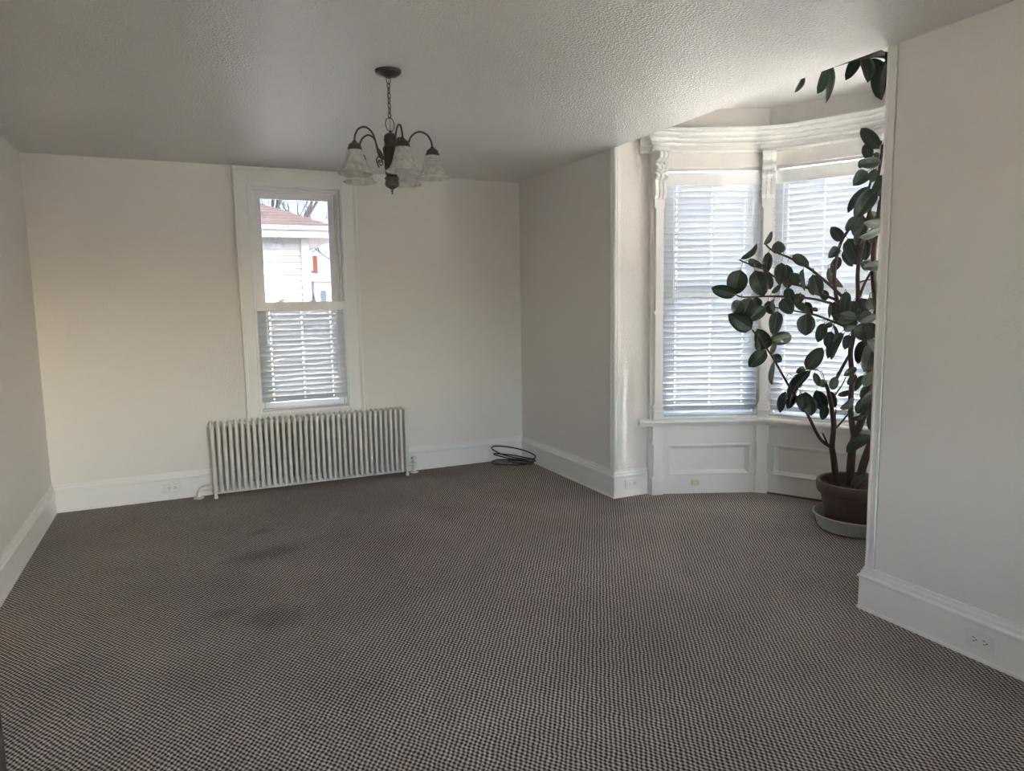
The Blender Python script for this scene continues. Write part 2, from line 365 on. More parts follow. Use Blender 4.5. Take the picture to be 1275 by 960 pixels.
mb = frame(MB(), WX0+0.048, WX1-0.048, 1.39, WZ1-0.048, 0.046, YB+0.075, YB+0.11, 'LRTB'); rel(mb, 'upper_sash', 'vinyl', bevel=0.003)
mb = frame(MB(), WX0+0.040, WX1-0.040, WZ0+0.036, 1.435, 0.046, YB+0.035, YB+0.070, 'LRTB'); rel(mb, 'lower_sash', 'vinyl', bevel=0.003)
rel(MB().box(WX0+0.09, WX1-0.09, YB+0.092, YB+0.096, 1.43, WZ1-0.09), 'pane', 'dimming_glass')
rel(MB().box(WX0+0.082, WX1-0.082, YB+0.051, YB+0.055, WZ0+0.08, 1.395), 'pane', 'glass')
for x in (0.70, 0.94):
    mb = MB().box(x-0.028, x+0.028, YB+0.036, YB+0.068, 1.435, 1.443).lathe([(0.015, 1.443), (0.015, 1.449), (0.006, 1.452)], 12, Matrix.Translation((x, YB+0.052, 0))).box(x-0.004, x+0.03, YB+0.046, YB+0.058, 1.449, 1.455)
    rel(mb, 'sash_lock', 'vinyl')

# ------------------------------------------------------------------ the bay
def facet_T(i):
    a = Vector(BV[i]); b = Vector(BV[i+1]); d = b-a
    return Matrix.Translation((a.x, a.y, 0)) @ Matrix.Rotation(math.atan2(d.y, d.x), 4, 'Z'), d.length, math.atan2(d.y, d.x)
OZ0, OZ1 = 0.565, 2.385
wb = MB()
for i in range(4):
    T, L, ang = facet_T(i)
    wb.box(0, L, 0, 0.14, OZ1, HB, T)
    wb.box(0, L, 0, 0.018, 2.312, OZ1, T)
    wb.box(0, L, 0.018, 0.14, 0, 0.53, T)
def vang(i):
    angs = [R(0)]+[facet_T(k)[2] for k in range(4)]+[R(-180)]
    return (angs[i]+angs[i+1])/2
for i in range(5):
    T = Matrix.Translation((*BV[i], 0)) @ Matrix.Rotation(vang(i), 4, 'Z')
    wb.box(-0.05, 0.05, 0.006, 0.16, 0, HB, T)
wb.prism([(3.004, YF+0.004), (3.05, 4.11), (3.2, 4.2), (3.2, 4.5), (3.004, 4.5)], 0, HB)
wb.prism([(3.004, YN-0.004), (3.05, 2.20), (3.2, 2.11), (3.2, 1.8), (3.004, 1.8)], 0, HB)
wall_bay = struct(wb.build('wall_bay', 'wall'))
struct(MB().prism([(XR-0.01, 1.7), (XR-0.01, 4.6), (3.3, 4.6), (4.0, 4.1), (4.4, 3.15), (4.0, 2.2), (3.3, 1.7)], HB, HB+0.12).build('ceiling_bay', 'ceiling'))

for i in range(4):
    T, L, ang = facet_T(i)
    # wainscot below the sill
    ws = struct(empty('trim_%d' % (3+i), (*BV[i], 0), ang))
    px0, px1, pz0, pz1 = 0.088, L-0.088, 0.142, 0.362
    mb = MB().box(0, px0, 0, 0.02, 0, 0.53).box(px1, L, 0, 0.02, 0, 0.53).box(px0, px1, 0, 0.02, 0, pz0).box(px0, px1, 0, 0.02, pz1, 0.53)
    mb.build('rail_and_stile', 'trim', ws)
    ring = [(0, -0.010), (0.010, -0.012), (0.018, -0.002), (0.030, 0.008), (0.036, 0.016)]     # (inset, depth)
    mb = MB(); k = len(ring); vs = []
    for a, y in ring: vs += [(px0-0.004+a, y, pz0-0.004+a), (px1+0.004-a, y, pz0-0.004+a), (px1+0.004-a, y, pz1+0.004-a), (px0-0.004+a, y, pz1+0.004-a)]
    fs = []
    for j in range(k-1):
        for q in range(4): fs.append((j*4+q, j*4+(q+1) % 4, (j+1)*4+(q+1) % 4, (j+1)*4+q))
    vs += [(px0-0.004, 0.0, pz0-0.004), (px1+0.004, 0.0, pz0-0.004), (px1+0.004, 0.0, pz1+0.004), (px0-0.004, 0.0, pz1+0.004)]
    for q in range(4): fs.append((k*4+q, k*4+(q+1) % 4, (q+1) % 4, q))
    mb.add(vs, fs); mb.build('panel_moulding', 'trim', ws)
    MB().box(px0, px1, 0.014, 0.02, pz0, pz1).build('recessed_panel', 'trim', ws)
    # window
    wn = struct(empty('window_%d' % (2+i), (*BV[i], 0), ang))
    x0, x1 = 0.034, L-0.034
    mb = frame(MB(), x0, x1, OZ0, OZ1, 0.022, 0.056, 0.14); mb.build('jamb', 'vinyl', wn)
    mb = frame(MB(), x0+0.02, x1-0.02, OZ0+0.02, OZ1-0.02, 0.045, 0.09, 0.125); mb.box(x0+0.05, x1-0.05, 0.085, 0.125, 1.42, 1.47); mb.build('sash', 'vinyl', wn, bevel=0.003)
    MB().box(x0+0.06, x1-0.06, 0.105, 0.109, OZ0+0.06, OZ1-0.06).build('pane', 'glass', wn)
    MB().box(0.034, L-0.034, 0.050, 0.14, 2.297, OZ1).build('head_board', 'trim', wn)
    MB().box(0.03, L-0.03, 0.0, 0.10, 0.552, OZ0+0.004).build('stool', 'vinyl', wn)

# sill, crown and frieze bead running round the bay
def ext(a, b, d):
    a = Vector(a); b = Vector(b); return tuple(a+(a-b).normalized()*d)
bpath = [ext(BV[0], BV[1], 0.13)]+BV[1:4]+[ext(BV[4], BV[3], 0.13)]
SILL = [(0, 0.505), (0.030, 0.505), (0.034, 0.512), (0.038, 0.525), (0.052, 0.527), (0.058, 0.534), (0.058, 0.546), (0.052, 0.553), (0, 0.555)]
struct(sweep(bpath, SILL).build('trim_7', 'trim', autos=True))
CROWN = [(0, 2.408), (0.020, 2.408), (0.026, 2.414), (0.026, 2.424), (0.010, 2.430), (0.010, 2.452), (0.034, 2.458), (0.036, 2.470), (0.026, 2.474), (0.050, 2.486), (0.054, 2.500),
         (0.046, 2.504), (0.072, 2.516), (0.078, 2.530), (0.070, 2.534), (0.096, 2.540), (0.098, 2.556), (0.090, 2.562), (0, 2.564)]
struct(sweep(bpath, CROWN).build('trim_8', 'trim'))

def pilaster(i, n):
    rz = vang(i); pil = struct(empty('trim_%d' % n, (*BV[i], 0), rz)); w = 0.035; d = 0.030
    # lower post with chamfer stops
    lw = 0.044; c = 0.009
    poly = [(-lw, 0), (lw, 0), (lw, 0.115), (lw+0.004, 0.122), (lw+0.004, 0.130), (lw-c, 0.145), (lw-c, 0.365), (lw+0.004, 0.380), (lw+0.004, 0.388), (lw, 0.395), (lw, 0.506),
            (-lw, 0.506), (-lw, 0.395), (-lw-0.004, 0.388), (-lw-0.004, 0.380), (-lw+c, 0.365), (-lw+c, 0.145), (-lw-0.004, 0.130), (-lw-0.004, 0.122), (-lw, 0.115)]
    MB().prism(poly, -d, 0.03, 'y').build('lower_post', 'trim', pil, bevel=0.002)
    # shaft above the sill
    sh = MB(); z0, z1 = 0.555, 2.12
    poly = [(-w, z0), (w, z0), (w, 0.635), (w+0.005, 0.645), (w+0.005, 0.655), (w-0.007, 0.675), (w-0.007, 1.30), (w+0.003, 1.312), (w+0.003, 1.325), (w-0.007, 1.337), (w-0.007, 2.03), (w+0.004, 2.045), (w+0.004, z1)]
    poly = poly+[(-x, z) for x, z in reversed(poly)][:-2]+[(-w, z0)][:0]
    poly = [(-w, z0), (w, z0)]+[p for p in poly[2:]]
    sh.prism(poly, -d, 0.05, 'y').build('shaft', 'trim', pil, bevel=0.002)
    MB().prism([(-0.040, 0.555), (0, 0.555), (0, 0.625), (-0.034, 0.625), (-0.042, 0.612), (-0.040, 0.6)], -w-0.004, w+0.004, 'x').build('base_block', 'trim', pil, bevel=0.002)
    # carved bracket: two ribs of scrolls over a core
    prof = [(0.02, 2.41), (-0.100, 2.41), (-0.118, 2.400), (-0.122, 2.382), (-0.112, 2.362), (-0.090, 2.352), (-0.066, 2.346), (-0.054, 2.334), (-0.060, 2.324), (-0.084, 2.320), (-0.092, 2.306), (-0.084, 2.292), (-0.062, 2.286),
            (-0.048, 2.274), (-0.056, 2.266), (-0.074, 2.262), (-0.078, 2.248), (-0.068, 2.236), (-0.046, 2.228), (-0.044, 2.200), (-0.052, 2.160), (-0.048, 2.120), (-0.030, 2.095), (0.02, 2.09)]
    for a, b in ((-0.042, -0.018), (-0.012, 0.012), (0.018, 0.042)):
        MB().prism(prof, a, b, 'x').build('bracket_scroll', 'trim', pil, bevel=0.002)
    core = [(0.02, 2.41)]+[(min(y+0.012, 0), z) for y, z in prof[1:-1]]+[(0.02, 2.09)]
    MB().prism(core, -0.045, 0.045, 'x').build('bracket_core', 'trim', pil)
    # crown breaking forward over the post
    hw = 0.050; dd = 0.036
    MB().box(-hw, hw, -dd, 0.02, 2.41, 2.564).build('crown_block', 'trim', pil)
    sweep([(-hw, 0.02), (-hw, -dd), (hw, -dd), (hw, 0.02)], CROWN).build('crown_return', 'trim', pil)
    return pil
for i in range(5): pilaster(i, 9+i)
# dark floor edge showing under the second panel
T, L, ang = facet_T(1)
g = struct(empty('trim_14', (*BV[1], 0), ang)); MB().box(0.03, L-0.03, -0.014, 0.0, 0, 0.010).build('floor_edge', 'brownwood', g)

# light portals: only tell the sampler where daylight enters
def portal(loc, rz, w, h, nm):
    ld = bpy.data.lights.new(nm, 'AREA'); ld.shape = 'RECTANGLE'; ld.size = w; ld.size_y = h; ld.cycles.is_portal = True
    ob = bpy.data.objects.new(nm, ld); C.objects.link(ob); ob.location = loc; ob.rotation_euler = (R(-90), 0, rz)
portal(((WX0+WX1)/2, YB+0.19, (WZ0+WZ1)/2), 0, WX1-WX0, WZ1-WZ0, 'portal_back')
portal(((RX0+RX1)/2, YR-0.19, (RZ0+RZ1)/2), R(180), RX1-RX0, RZ1-RZ0, 'portal_rear')
for i in range(4):
    T, L, ang = facet_T(i); p = T @ Vector((L/2, 0.145, (OZ0+OZ1)/2)); portal(p, ang, L, OZ1-OZ0, 'portal_bay_%d' % i)

# ------------------------------------------------------------------ blinds
def slat_mesh(w, depth, thick, slots, slw, sld, bow=0.0025):
    xs = [-w/2]
    for c in slots: xs += [c-slw/2, c+slw/2]
    xs.append(w/2); ys = [-depth/2, -sld/2, sld/2, depth/2]
    keep = {(i, j) for i in range(len(xs)-1) for j in range(3)} - {(2*k+1, 1) for k in range(len(slots))}
    mb = MB()
    def z(y): return bow*(1-(2*y/depth)**2)
    for (i, j) in keep:
        xa, xb, ya, yb = xs[i], xs[i+1], ys[j], ys[j+1]
        v = [(xa, ya, z(ya)), (xb, ya, z(ya)), (xb, yb, z(yb)), (xa, yb, z(yb))]; v2 = [(a, b, c-thick) for a, b, c in v]
        f = [(0, 1, 2, 3), (7, 6, 5, 4)]
        for (di, dj), e in {(0, -1): (0, 1), (1, 0): (1, 2), (0, 1): (2, 3), (-1, 0): (3, 0)}.items():
            if (i+di, j+dj) not in keep: f.append((e[1], e[0], e[0]+4, e[1]+4))
        mb.add(v+v2, f)
    return mb.mesh('slat', 'slat')
def make_blind(name, label, loc, rz, w, ztop, zbot, pitch, tilt, val_h, group, depth=0.050, gap=0.0):
    """local x across the window, y outward, z up"""
    b = tag(empty(name, loc, rz), label, 'blind', group)
    MB().box(-w/2-0.002, w/2+0.002, -0.030, -0.022, ztop-val_h, ztop).box(-w/2-0.002, w/2+0.002, -0.033, -0.022, ztop-0.010, ztop).box(-w/2-0.002, w/2+0.002, -0.033, -0.022, ztop-val_h, ztop-val_h+0.010).build('valance', 'vinyl', b, bevel=0.002)
    MB().box(-w/2, w/2, -0.020, 0.026, ztop-0.048, ztop-0.004).build('head_rail', 'vinyl', b)
    slots = [-0.36*w, 0.0, 0.34*w]
    me = slat_mesh(w, depth, 0.003, slots, 0.0055, 0.014)
    zs = ztop-val_h-gap; n = int((zs-zbot-0.035)/pitch)
    for k in range(n):
        z = zs-pitch*(k+0.35)
        place(me, 'slat', b, Matrix.Translation((random.uniform(-0.0008, 0.0008), 0, z)) @ Matrix.Rotation(R(tilt+random.uniform(-1.2, 1.2)), 4, 'X'))
    MB().box(-w/2, w/2, -0.024, 0.024, zbot, zbot+0.018).build('bottom_rail', 'slat', b, bevel=0.003)
    for c in slots:
        mb = MB()
        for dy in (-0.0245, 0.0245): mb.tube([(c+0.006, dy, zbot+0.01), (c+0.006, dy, ztop-val_h+0.002)], 0.0009, n=5)
        mb.tube([(c, 0, zbot+0.01), (c, 0, ztop-val_h+0.002)], 0.0009, n=5)
        mb.build('ladder_cord', 'vinyl', b)
    c = w*0.40; lo = zbot+(ztop-zbot)*0.32
    for dx in (0, 0.008):
        mb = MB().tube([(c+dx, -0.036, lo+dx*3), (c+dx, -0.034, ztop-val_h)], 0.0009, n=5).lathe([(0.003, -0.03), (0.006, -0.022), (0.003, 0)], 8, Matrix.Translation((c+dx, -0.036, lo+dx*3)))
        mb.build('lift_cord', 'vinyl', b)
    MB().tube([(-w*0.40, -0.037, lo+0.25), (-w*0.40, -0.036, ztop-val_h)], 0.0035, n=6).build('tilt_wand', 'vinyl', b)
    return b
BL = [('white slatted blind over the left bay window, beside the far wall corner', 'bay_left'), ('white slatted blind over the bay window behind the rubber plant', 'bay_mid'),
      ('white slatted blind over the bay window hidden by the near wall', 'c'), ('white slatted blind of the bay window nearest the viewer', 'd')]
for i in range(4):
    T, L, ang = facet_T(i); p = T @ Vector((L/2, 0.030, 0))
    make_blind('window_blind', BL[i][0], p, ang, L-(0.080 if i < 2 else 0.062), 2.280, 0.566, 0.0407, -56 if i < 2 else -52, 0.090, 'blinds in the bay windows')
make_blind('window_blind', 'white slatted blind over the lower half of the narrow window above the radiator', ((WX0+WX1)/2-0.003, YB+0.008, 0), 0, WX1-WX0-0.040, 1.438, 0.600, 0.0392, -62, 0.068, None)

# ------------------------------------------------------------------ radiator
rad = tag(empty('radiator', (0.87, 5.620, 0)), 'cream painted cast-iron column radiator under the narrow window', 'radiator')
NS = 36; RL = 1.505; pit = RL/NS; ZT = 0.562; ZB = 0.042
def section(foot):
    mb = MB(); ys = (-0.066, -0.022, 0.022, 0.066)
    for y in ys:
        prof = [(0.004, ZB), (0.0115, ZB+0.006), (0.0145, ZB+0.020), (0.0145, ZT-0.020), (0.0115, ZT-0.006), (0.004, ZT)]
        T = Matrix.Translation((0, y, 0)) @ Matrix.Diagonal((0.93, 1.05, 1, 1)); mb.lathe(prof, 10, T)
    for z in (ZB+0.030, ZT-0.032):
        mb.box(-0.0105, 0.0105, -0.066, 0.066, z-0.018, z+0.018)
        mb.lathe([(0.019, -pit/2+0.001), (0.019, pit/2-0.001)], 10, Matrix.Translation((0, 0, z)) @ Matrix.Rotation(R(90), 4, 'Y'))
    mb.box(-0.0095, 0.0095, -0.050, 0.060, ZB+0.02, ZT-0.02)
    if foot:
        for y in (-0.066, 0.066): mb.lathe([(0.015, 0), (0.015, 0.010), (0.011, 0.03), (0.012, ZB+0.012)], 10, Matrix.Translation((0, y, 0)))
    return mb
sm = section(False).mesh('section', 'radiator', True); se = section(True).mesh('end_section', 'radiator', True)
for me in (sm, se):
    try: me.set_sharp_from_angle(angle=R(45))
    except Exception: pass
for k in range(NS):
    x = -RL/2+pit*(k+0.5); end = k in (0, NS-1)
    place(se if end else sm, 'end_section' if end else 'section', rad, Matrix.Translation((x, 0, 0)))
# left elbow with union nut and floor flange
mb = MB().tube(catmull([(-RL/2-0.005, 0, ZB+0.03), (-RL/2-0.055, 0, ZB+0.028), (-RL/2-0.085, 0, ZB+0.01), (-RL/2-0.095, 0, 0.0)], 5), 0.015, n=10)
mb.lathe([(0.036, 0.0), (0.036, 0.006), (0.02, 0.012)], 16, Matrix.Translation((-RL/2-0.095, 0, 0)))
mb.lathe([(0.021, 0), (0.021, 0.03)], 8, Matrix.Translation((-RL/2-0.06, 0, ZB+0.028)) @ Matrix.Rotation(R(90), 4, 'Y'))
mb.build('elbow_pipe', 'radiator', rad, autos=True)
MB().lathe([(0.024, -0.006), (0.024, 0.006)], 6, Matrix.Translation((-RL/2-0.022, 0, ZB+0.03)) @ Matrix.Rotation(R(90), 4, 'Y')).build('union_nut', 'ivory', rad)
# right valve with round handle
vx = RL/2+0.06
mb = MB().tube([(RL/2, 0, ZB+0.03), (vx, 0, ZB+0.03)], 0.013, n=10).lathe([(0.034, 0.0), (0.034, 0.006), (0.015, 0.012), (0.015, ZB+0.01), (0.021, ZB+0.015), (0.021, ZB+0.045), (0.010, ZB+0.052), (0.008, ZB+0.075)], 14, Matrix.Translation((vx, 0, 0)))
mb.build('valve_body', 'radiator', rad, autos=True)
MB().lathe([(0.010, ZB+0.070), (0.024, ZB+0.074), (0.026, ZB+0.082), (0.022, ZB+0.092), (0.008, ZB+0.096)], 14, Matrix.Translation((vx, 0, 0))).build('valve_handle', 'radiator', rad, autos=True)
MB().lathe([(0.003, -0.02), (0.006, -0.008), (0.006, 0.01)], 8, Matrix.Translation((-RL/2-0.004, 0, ZT-0.03)) @ Matrix.Rotation(R(90), 4, 'Y')).build('air_vent', 'radiator', rad)

# ------------------------------------------------------------------ chandelier
ch = tag(empty('chandelier', (0.896, 3.193, H)), 'bronze five-arm chandelier with frosted bell shades hanging by a chain', 'chandelier')
def zz(z): return z-H
MB().lathe([(0.010, zz(2.408)), (0.020, zz(2.412)), (0.042, zz(2.419)), (0.055, zz(2.428)), (0.058, zz(2.434)), (0.058, zz(2.440))], 32).build('canopy', 'bronze', ch, autos=True)
def ring(cz, rx, rz_, rr, rot, n=20):
    return MB().tube([Matrix.Rotation(rot, 4, 'Z') @ Vector((rx*math.cos(2*math.pi*k/n), 0, zz(cz)+rz_*math.sin(2*math.pi*k/n))) for k in range(n)], rr, n=7, closed=True)
ring(2.399, 0.012, 0.016, 0.0018, R(25)).build('chain_loop', 'bronze', ch, smooth=True)
nl = 7; zt, zb2 = 2.386, 2.238; step = (zt-zb2)/nl
for k in range(nl):
    ring(zt-step*(k+0.5), 0.0075, step*0.62, 0.0018, R(20+90*(k % 2)), 14).build('chain_link', 'bronze', ch, smooth=True)
MB().tube([(0.002, 0.001, zz(2.40)), (-0.002, 0.002, zz(2.33)), (0.002, 0, zz(2.26)), (0, 0, zz(2.18))], 0.0012, n=5).build('power_cord', 'bronze', ch)
ring(2.209, 0.022, 0.030, 0.0020, R(15), 28).build('hanging_ring', 'bronze', ch, smooth=True)
MB().lathe([(0.0015, zz(1.905)), (0.0045, zz(1.909)), (0.0030, zz(1.914)), (0.0060, zz(1.919)), (0.0030, zz(1.925)), (0.0154, zz(1.932)), (0.0294, zz(1.941)), (0.0320, zz(1.952)), (0.0282, zz(1.966)), (0.0320, zz(1.971)), (0.0320, zz(1.978)), (0.0243, zz(1.984)),
            (0.0282, zz(2.000)), (0.0346, zz(2.090)), (0.0358, zz(2.108)), (0.0307, zz(2.114)), (0.0269, zz(2.122)), (0.0282, zz(2.134)), (0.0307, zz(2.142)), (0.0282, zz(2.150)), (0.0282, zz(2.158)), (0.0218, zz(2.168)), (0.0070, zz(2.174)), (0.0050, zz(2.184))], 28).build('column', 'bronze', ch, autos=True)
RA = 0.185
for k in range(5):
    th = R(16+72*k); view = Vector((-0.270, -0.963, 0)); side = Vector((0.963, -0.270, 0))   # towards the viewer, to the right
    d = view*math.cos(th)+side*math.sin(th); rz = math.atan2(d.y, d.x); T = Matrix.Rotation(rz, 4, 'Z')
    arm = MB()
    pts = catmull([(0.020, 0, zz(2.070)), (0.045, 0, zz(2.066)), (0.068, 0, zz(2.082)), (0.078, 0, zz(2.125)), (0.095, 0, zz(2.162)), (0.128, 0, zz(2.180)), (0.162, 0, zz(2.168)), (0.181, 0, zz(2.138)), (RA, 0, zz(2.108))], 6)
    arm.tube(pts, 0.0042, n=8, T=T); a = arm.build('arm', 'bronze', ch, smooth=True)
    sc = MB()
    for cx, cz, sg in ((0.060, 2.048, 1), (0.060, 2.083, -1)):
        sp = [(cx+(0.019-0.0011*q)*math.cos(R(-60+q*36*sg)), 0, zz(cz)+(0.019-0.0011*q)*math.sin(R(-60*sg+q*36*sg))) for q in range(13)]
        sc.tube(catmull(sp, 3), 0.0030, 0.0020, n=6, T=T)
    sc.build('scroll', 'bronze', a, smooth=True)
    S = T @ Matrix.Translation((RA, 0, 0)); 
    MB().lathe([(0.031, zz(2.070)), (0.031, zz(2.082)), (0.027, zz(2.090)), (0.026, zz(2.098)), (0.018, zz(2.104)), (0.010, zz(2.110)), (0.006, zz(2.116))], 24, S).build('shade_holder', 'bronze', a, autos=True)
    pr = [(0.030, 2.078), (0.034, 2.066), (0.040, 2.044), (0.046, 2.022), (0.053, 2.002), (0.062, 1.988), (0.072, 1.980)]
    outer = [(r_, zz(z)) for r_, z in pr]; inner = [(r_-0.0035, zz(z)) for r_, z in reversed(pr)]
    sh = MB().lathe(outer+[(0.0755, zz(1.979)), (0.0760, zz(1.976)), (0.0745, zz(1.9735)), (0.0700, zz(1.9755))]+inner, 32, S, cap=False).build('glass_shade', 'shade', ch, smooth=True)
    MB().lathe([(0.003, zz(2.012)), (0.014, zz(2.018)), (0.019, zz(2.030)), (0.016, zz(2.048)), (0.010, zz(2.060)), (0.010, zz(2.080))], 16, S).build('bulb', 'bulb', sh, smooth=True)

# ------------------------------------------------------------------ outlets, jack, cable
def outlet(loc, rz, label):
    """lying duplex outlet: local x along the wall, -y into the room"""
    e = tag(empty('wall_outlet', loc, rz), label, 'outlet', 'baseboard outlets')
    MB().box(-0.058, 0.058, -0.008, 0, -0.035, 0.035).build('cover_plate', 'plate', e, bevel=0.003)
    for x in (-0.020, 0.020):
        f = MB().prism([(x+0.0165*math.cos(R(a))*(0.86 if abs(math.cos(R(a))) > 0.8 else 1), 0.0172*math.sin(R(a))) for a in range(0, 360, 15)], -0.0100, -0.004, 'y').build('receptacle', 'plate', e)
        MB().box(x-0.006, x+0.003, -0.0112, -0.0095, 0.0055, 0.0080).box(x-0.005, x+0.003, -0.0112, -0.0095, -0.0080, -0.0055).prism([(x+0.0095+0.0028*math.cos(R(a)), 0.0028*math.sin(R(a))) for a in range(0, 360, 45)], -0.0112, -0.0095, 'y').build('slots', 'slot', f)
    MB().lathe([(0.003, 0.006), (0.003, 0.0090)], 8, Matrix.Rotation(R(90), 4, 'X')).build('screw', 'plate', e)
outlet((-0.155, YB-0.018, 0.088), 0, 'white duplex outlet in the baseboard left of the radiator')
outlet((2.866, YF-0.018, 0.095), 0, 'white duplex outlet in the short baseboard beside the bay')
outlet((XR-0.018, 1.596, 0.086), R(-90), 'white duplex outlet in the baseboard of the near right wall')
T, L, ang = facet_T(0)
jk = tag(empty('phone_jack', T @ Vector((0.285, 0, 0.083)), ang), 'small ivory phone jack on the panelling under the left bay blind', 'phone jack')
MB().box(-0.028, 0.028, -0.022, 0.001, -0.020, 0.020).build('jack_box', 'ivory', jk, bevel=0.004)
MB().tube(catmull([(0.026, -0.012, 0.002), (0.045, -0.015, 0.004), (0.056, -0.012, 0.010)], 4), 0.0022, n=6).build('wire_stub', 'ivory', jk)

cb = []
def coil(cx, cy, rx, ry, rot, z0, z1, a0, a1, n, wob):
    for k in range(n):
        a = R(a0+(a1-a0)*k/(n-1)); x = rx*math.cos(a); y = ry*math.sin(a); c, s = math.cos(R(rot)), math.sin(R(rot))
        cb.append((cx+x*c-y*s+random.uniform(-wob, wob), cy+x*s+y*c+random.uniform(-wob, wob), z0+(z1-z0)*(0.5-0.5*math.cos(a-R(70)))))
coil(2.53, 5.53, 0.17, 0.105, -38, 0.010, 0.012, 20, 380, 16, 0.010)
coil(2.555, 5.50, 0.19, 0.085, -45, 0.014, 0.10, 30, 390, 16, 0.008)
coil(2.56, 5.515, 0.20, 0.105, -42, 0.018, 0.17, 30, 390, 18, 0.006)
coil(2.59, 5.43, 0.13, 0.050, -50, 0.022, 0.026, 30, 330, 12, 0.010)
cable = MB().tube(catmull([(min(x, XR-0.032), min(y, YB-0.032), z) for x, y, z in cb], 5), 0.0055, n=8).build('cable', 'cable', smooth=True)
tag(cable, 'loose coil of black cable in the far right corner', 'cable')
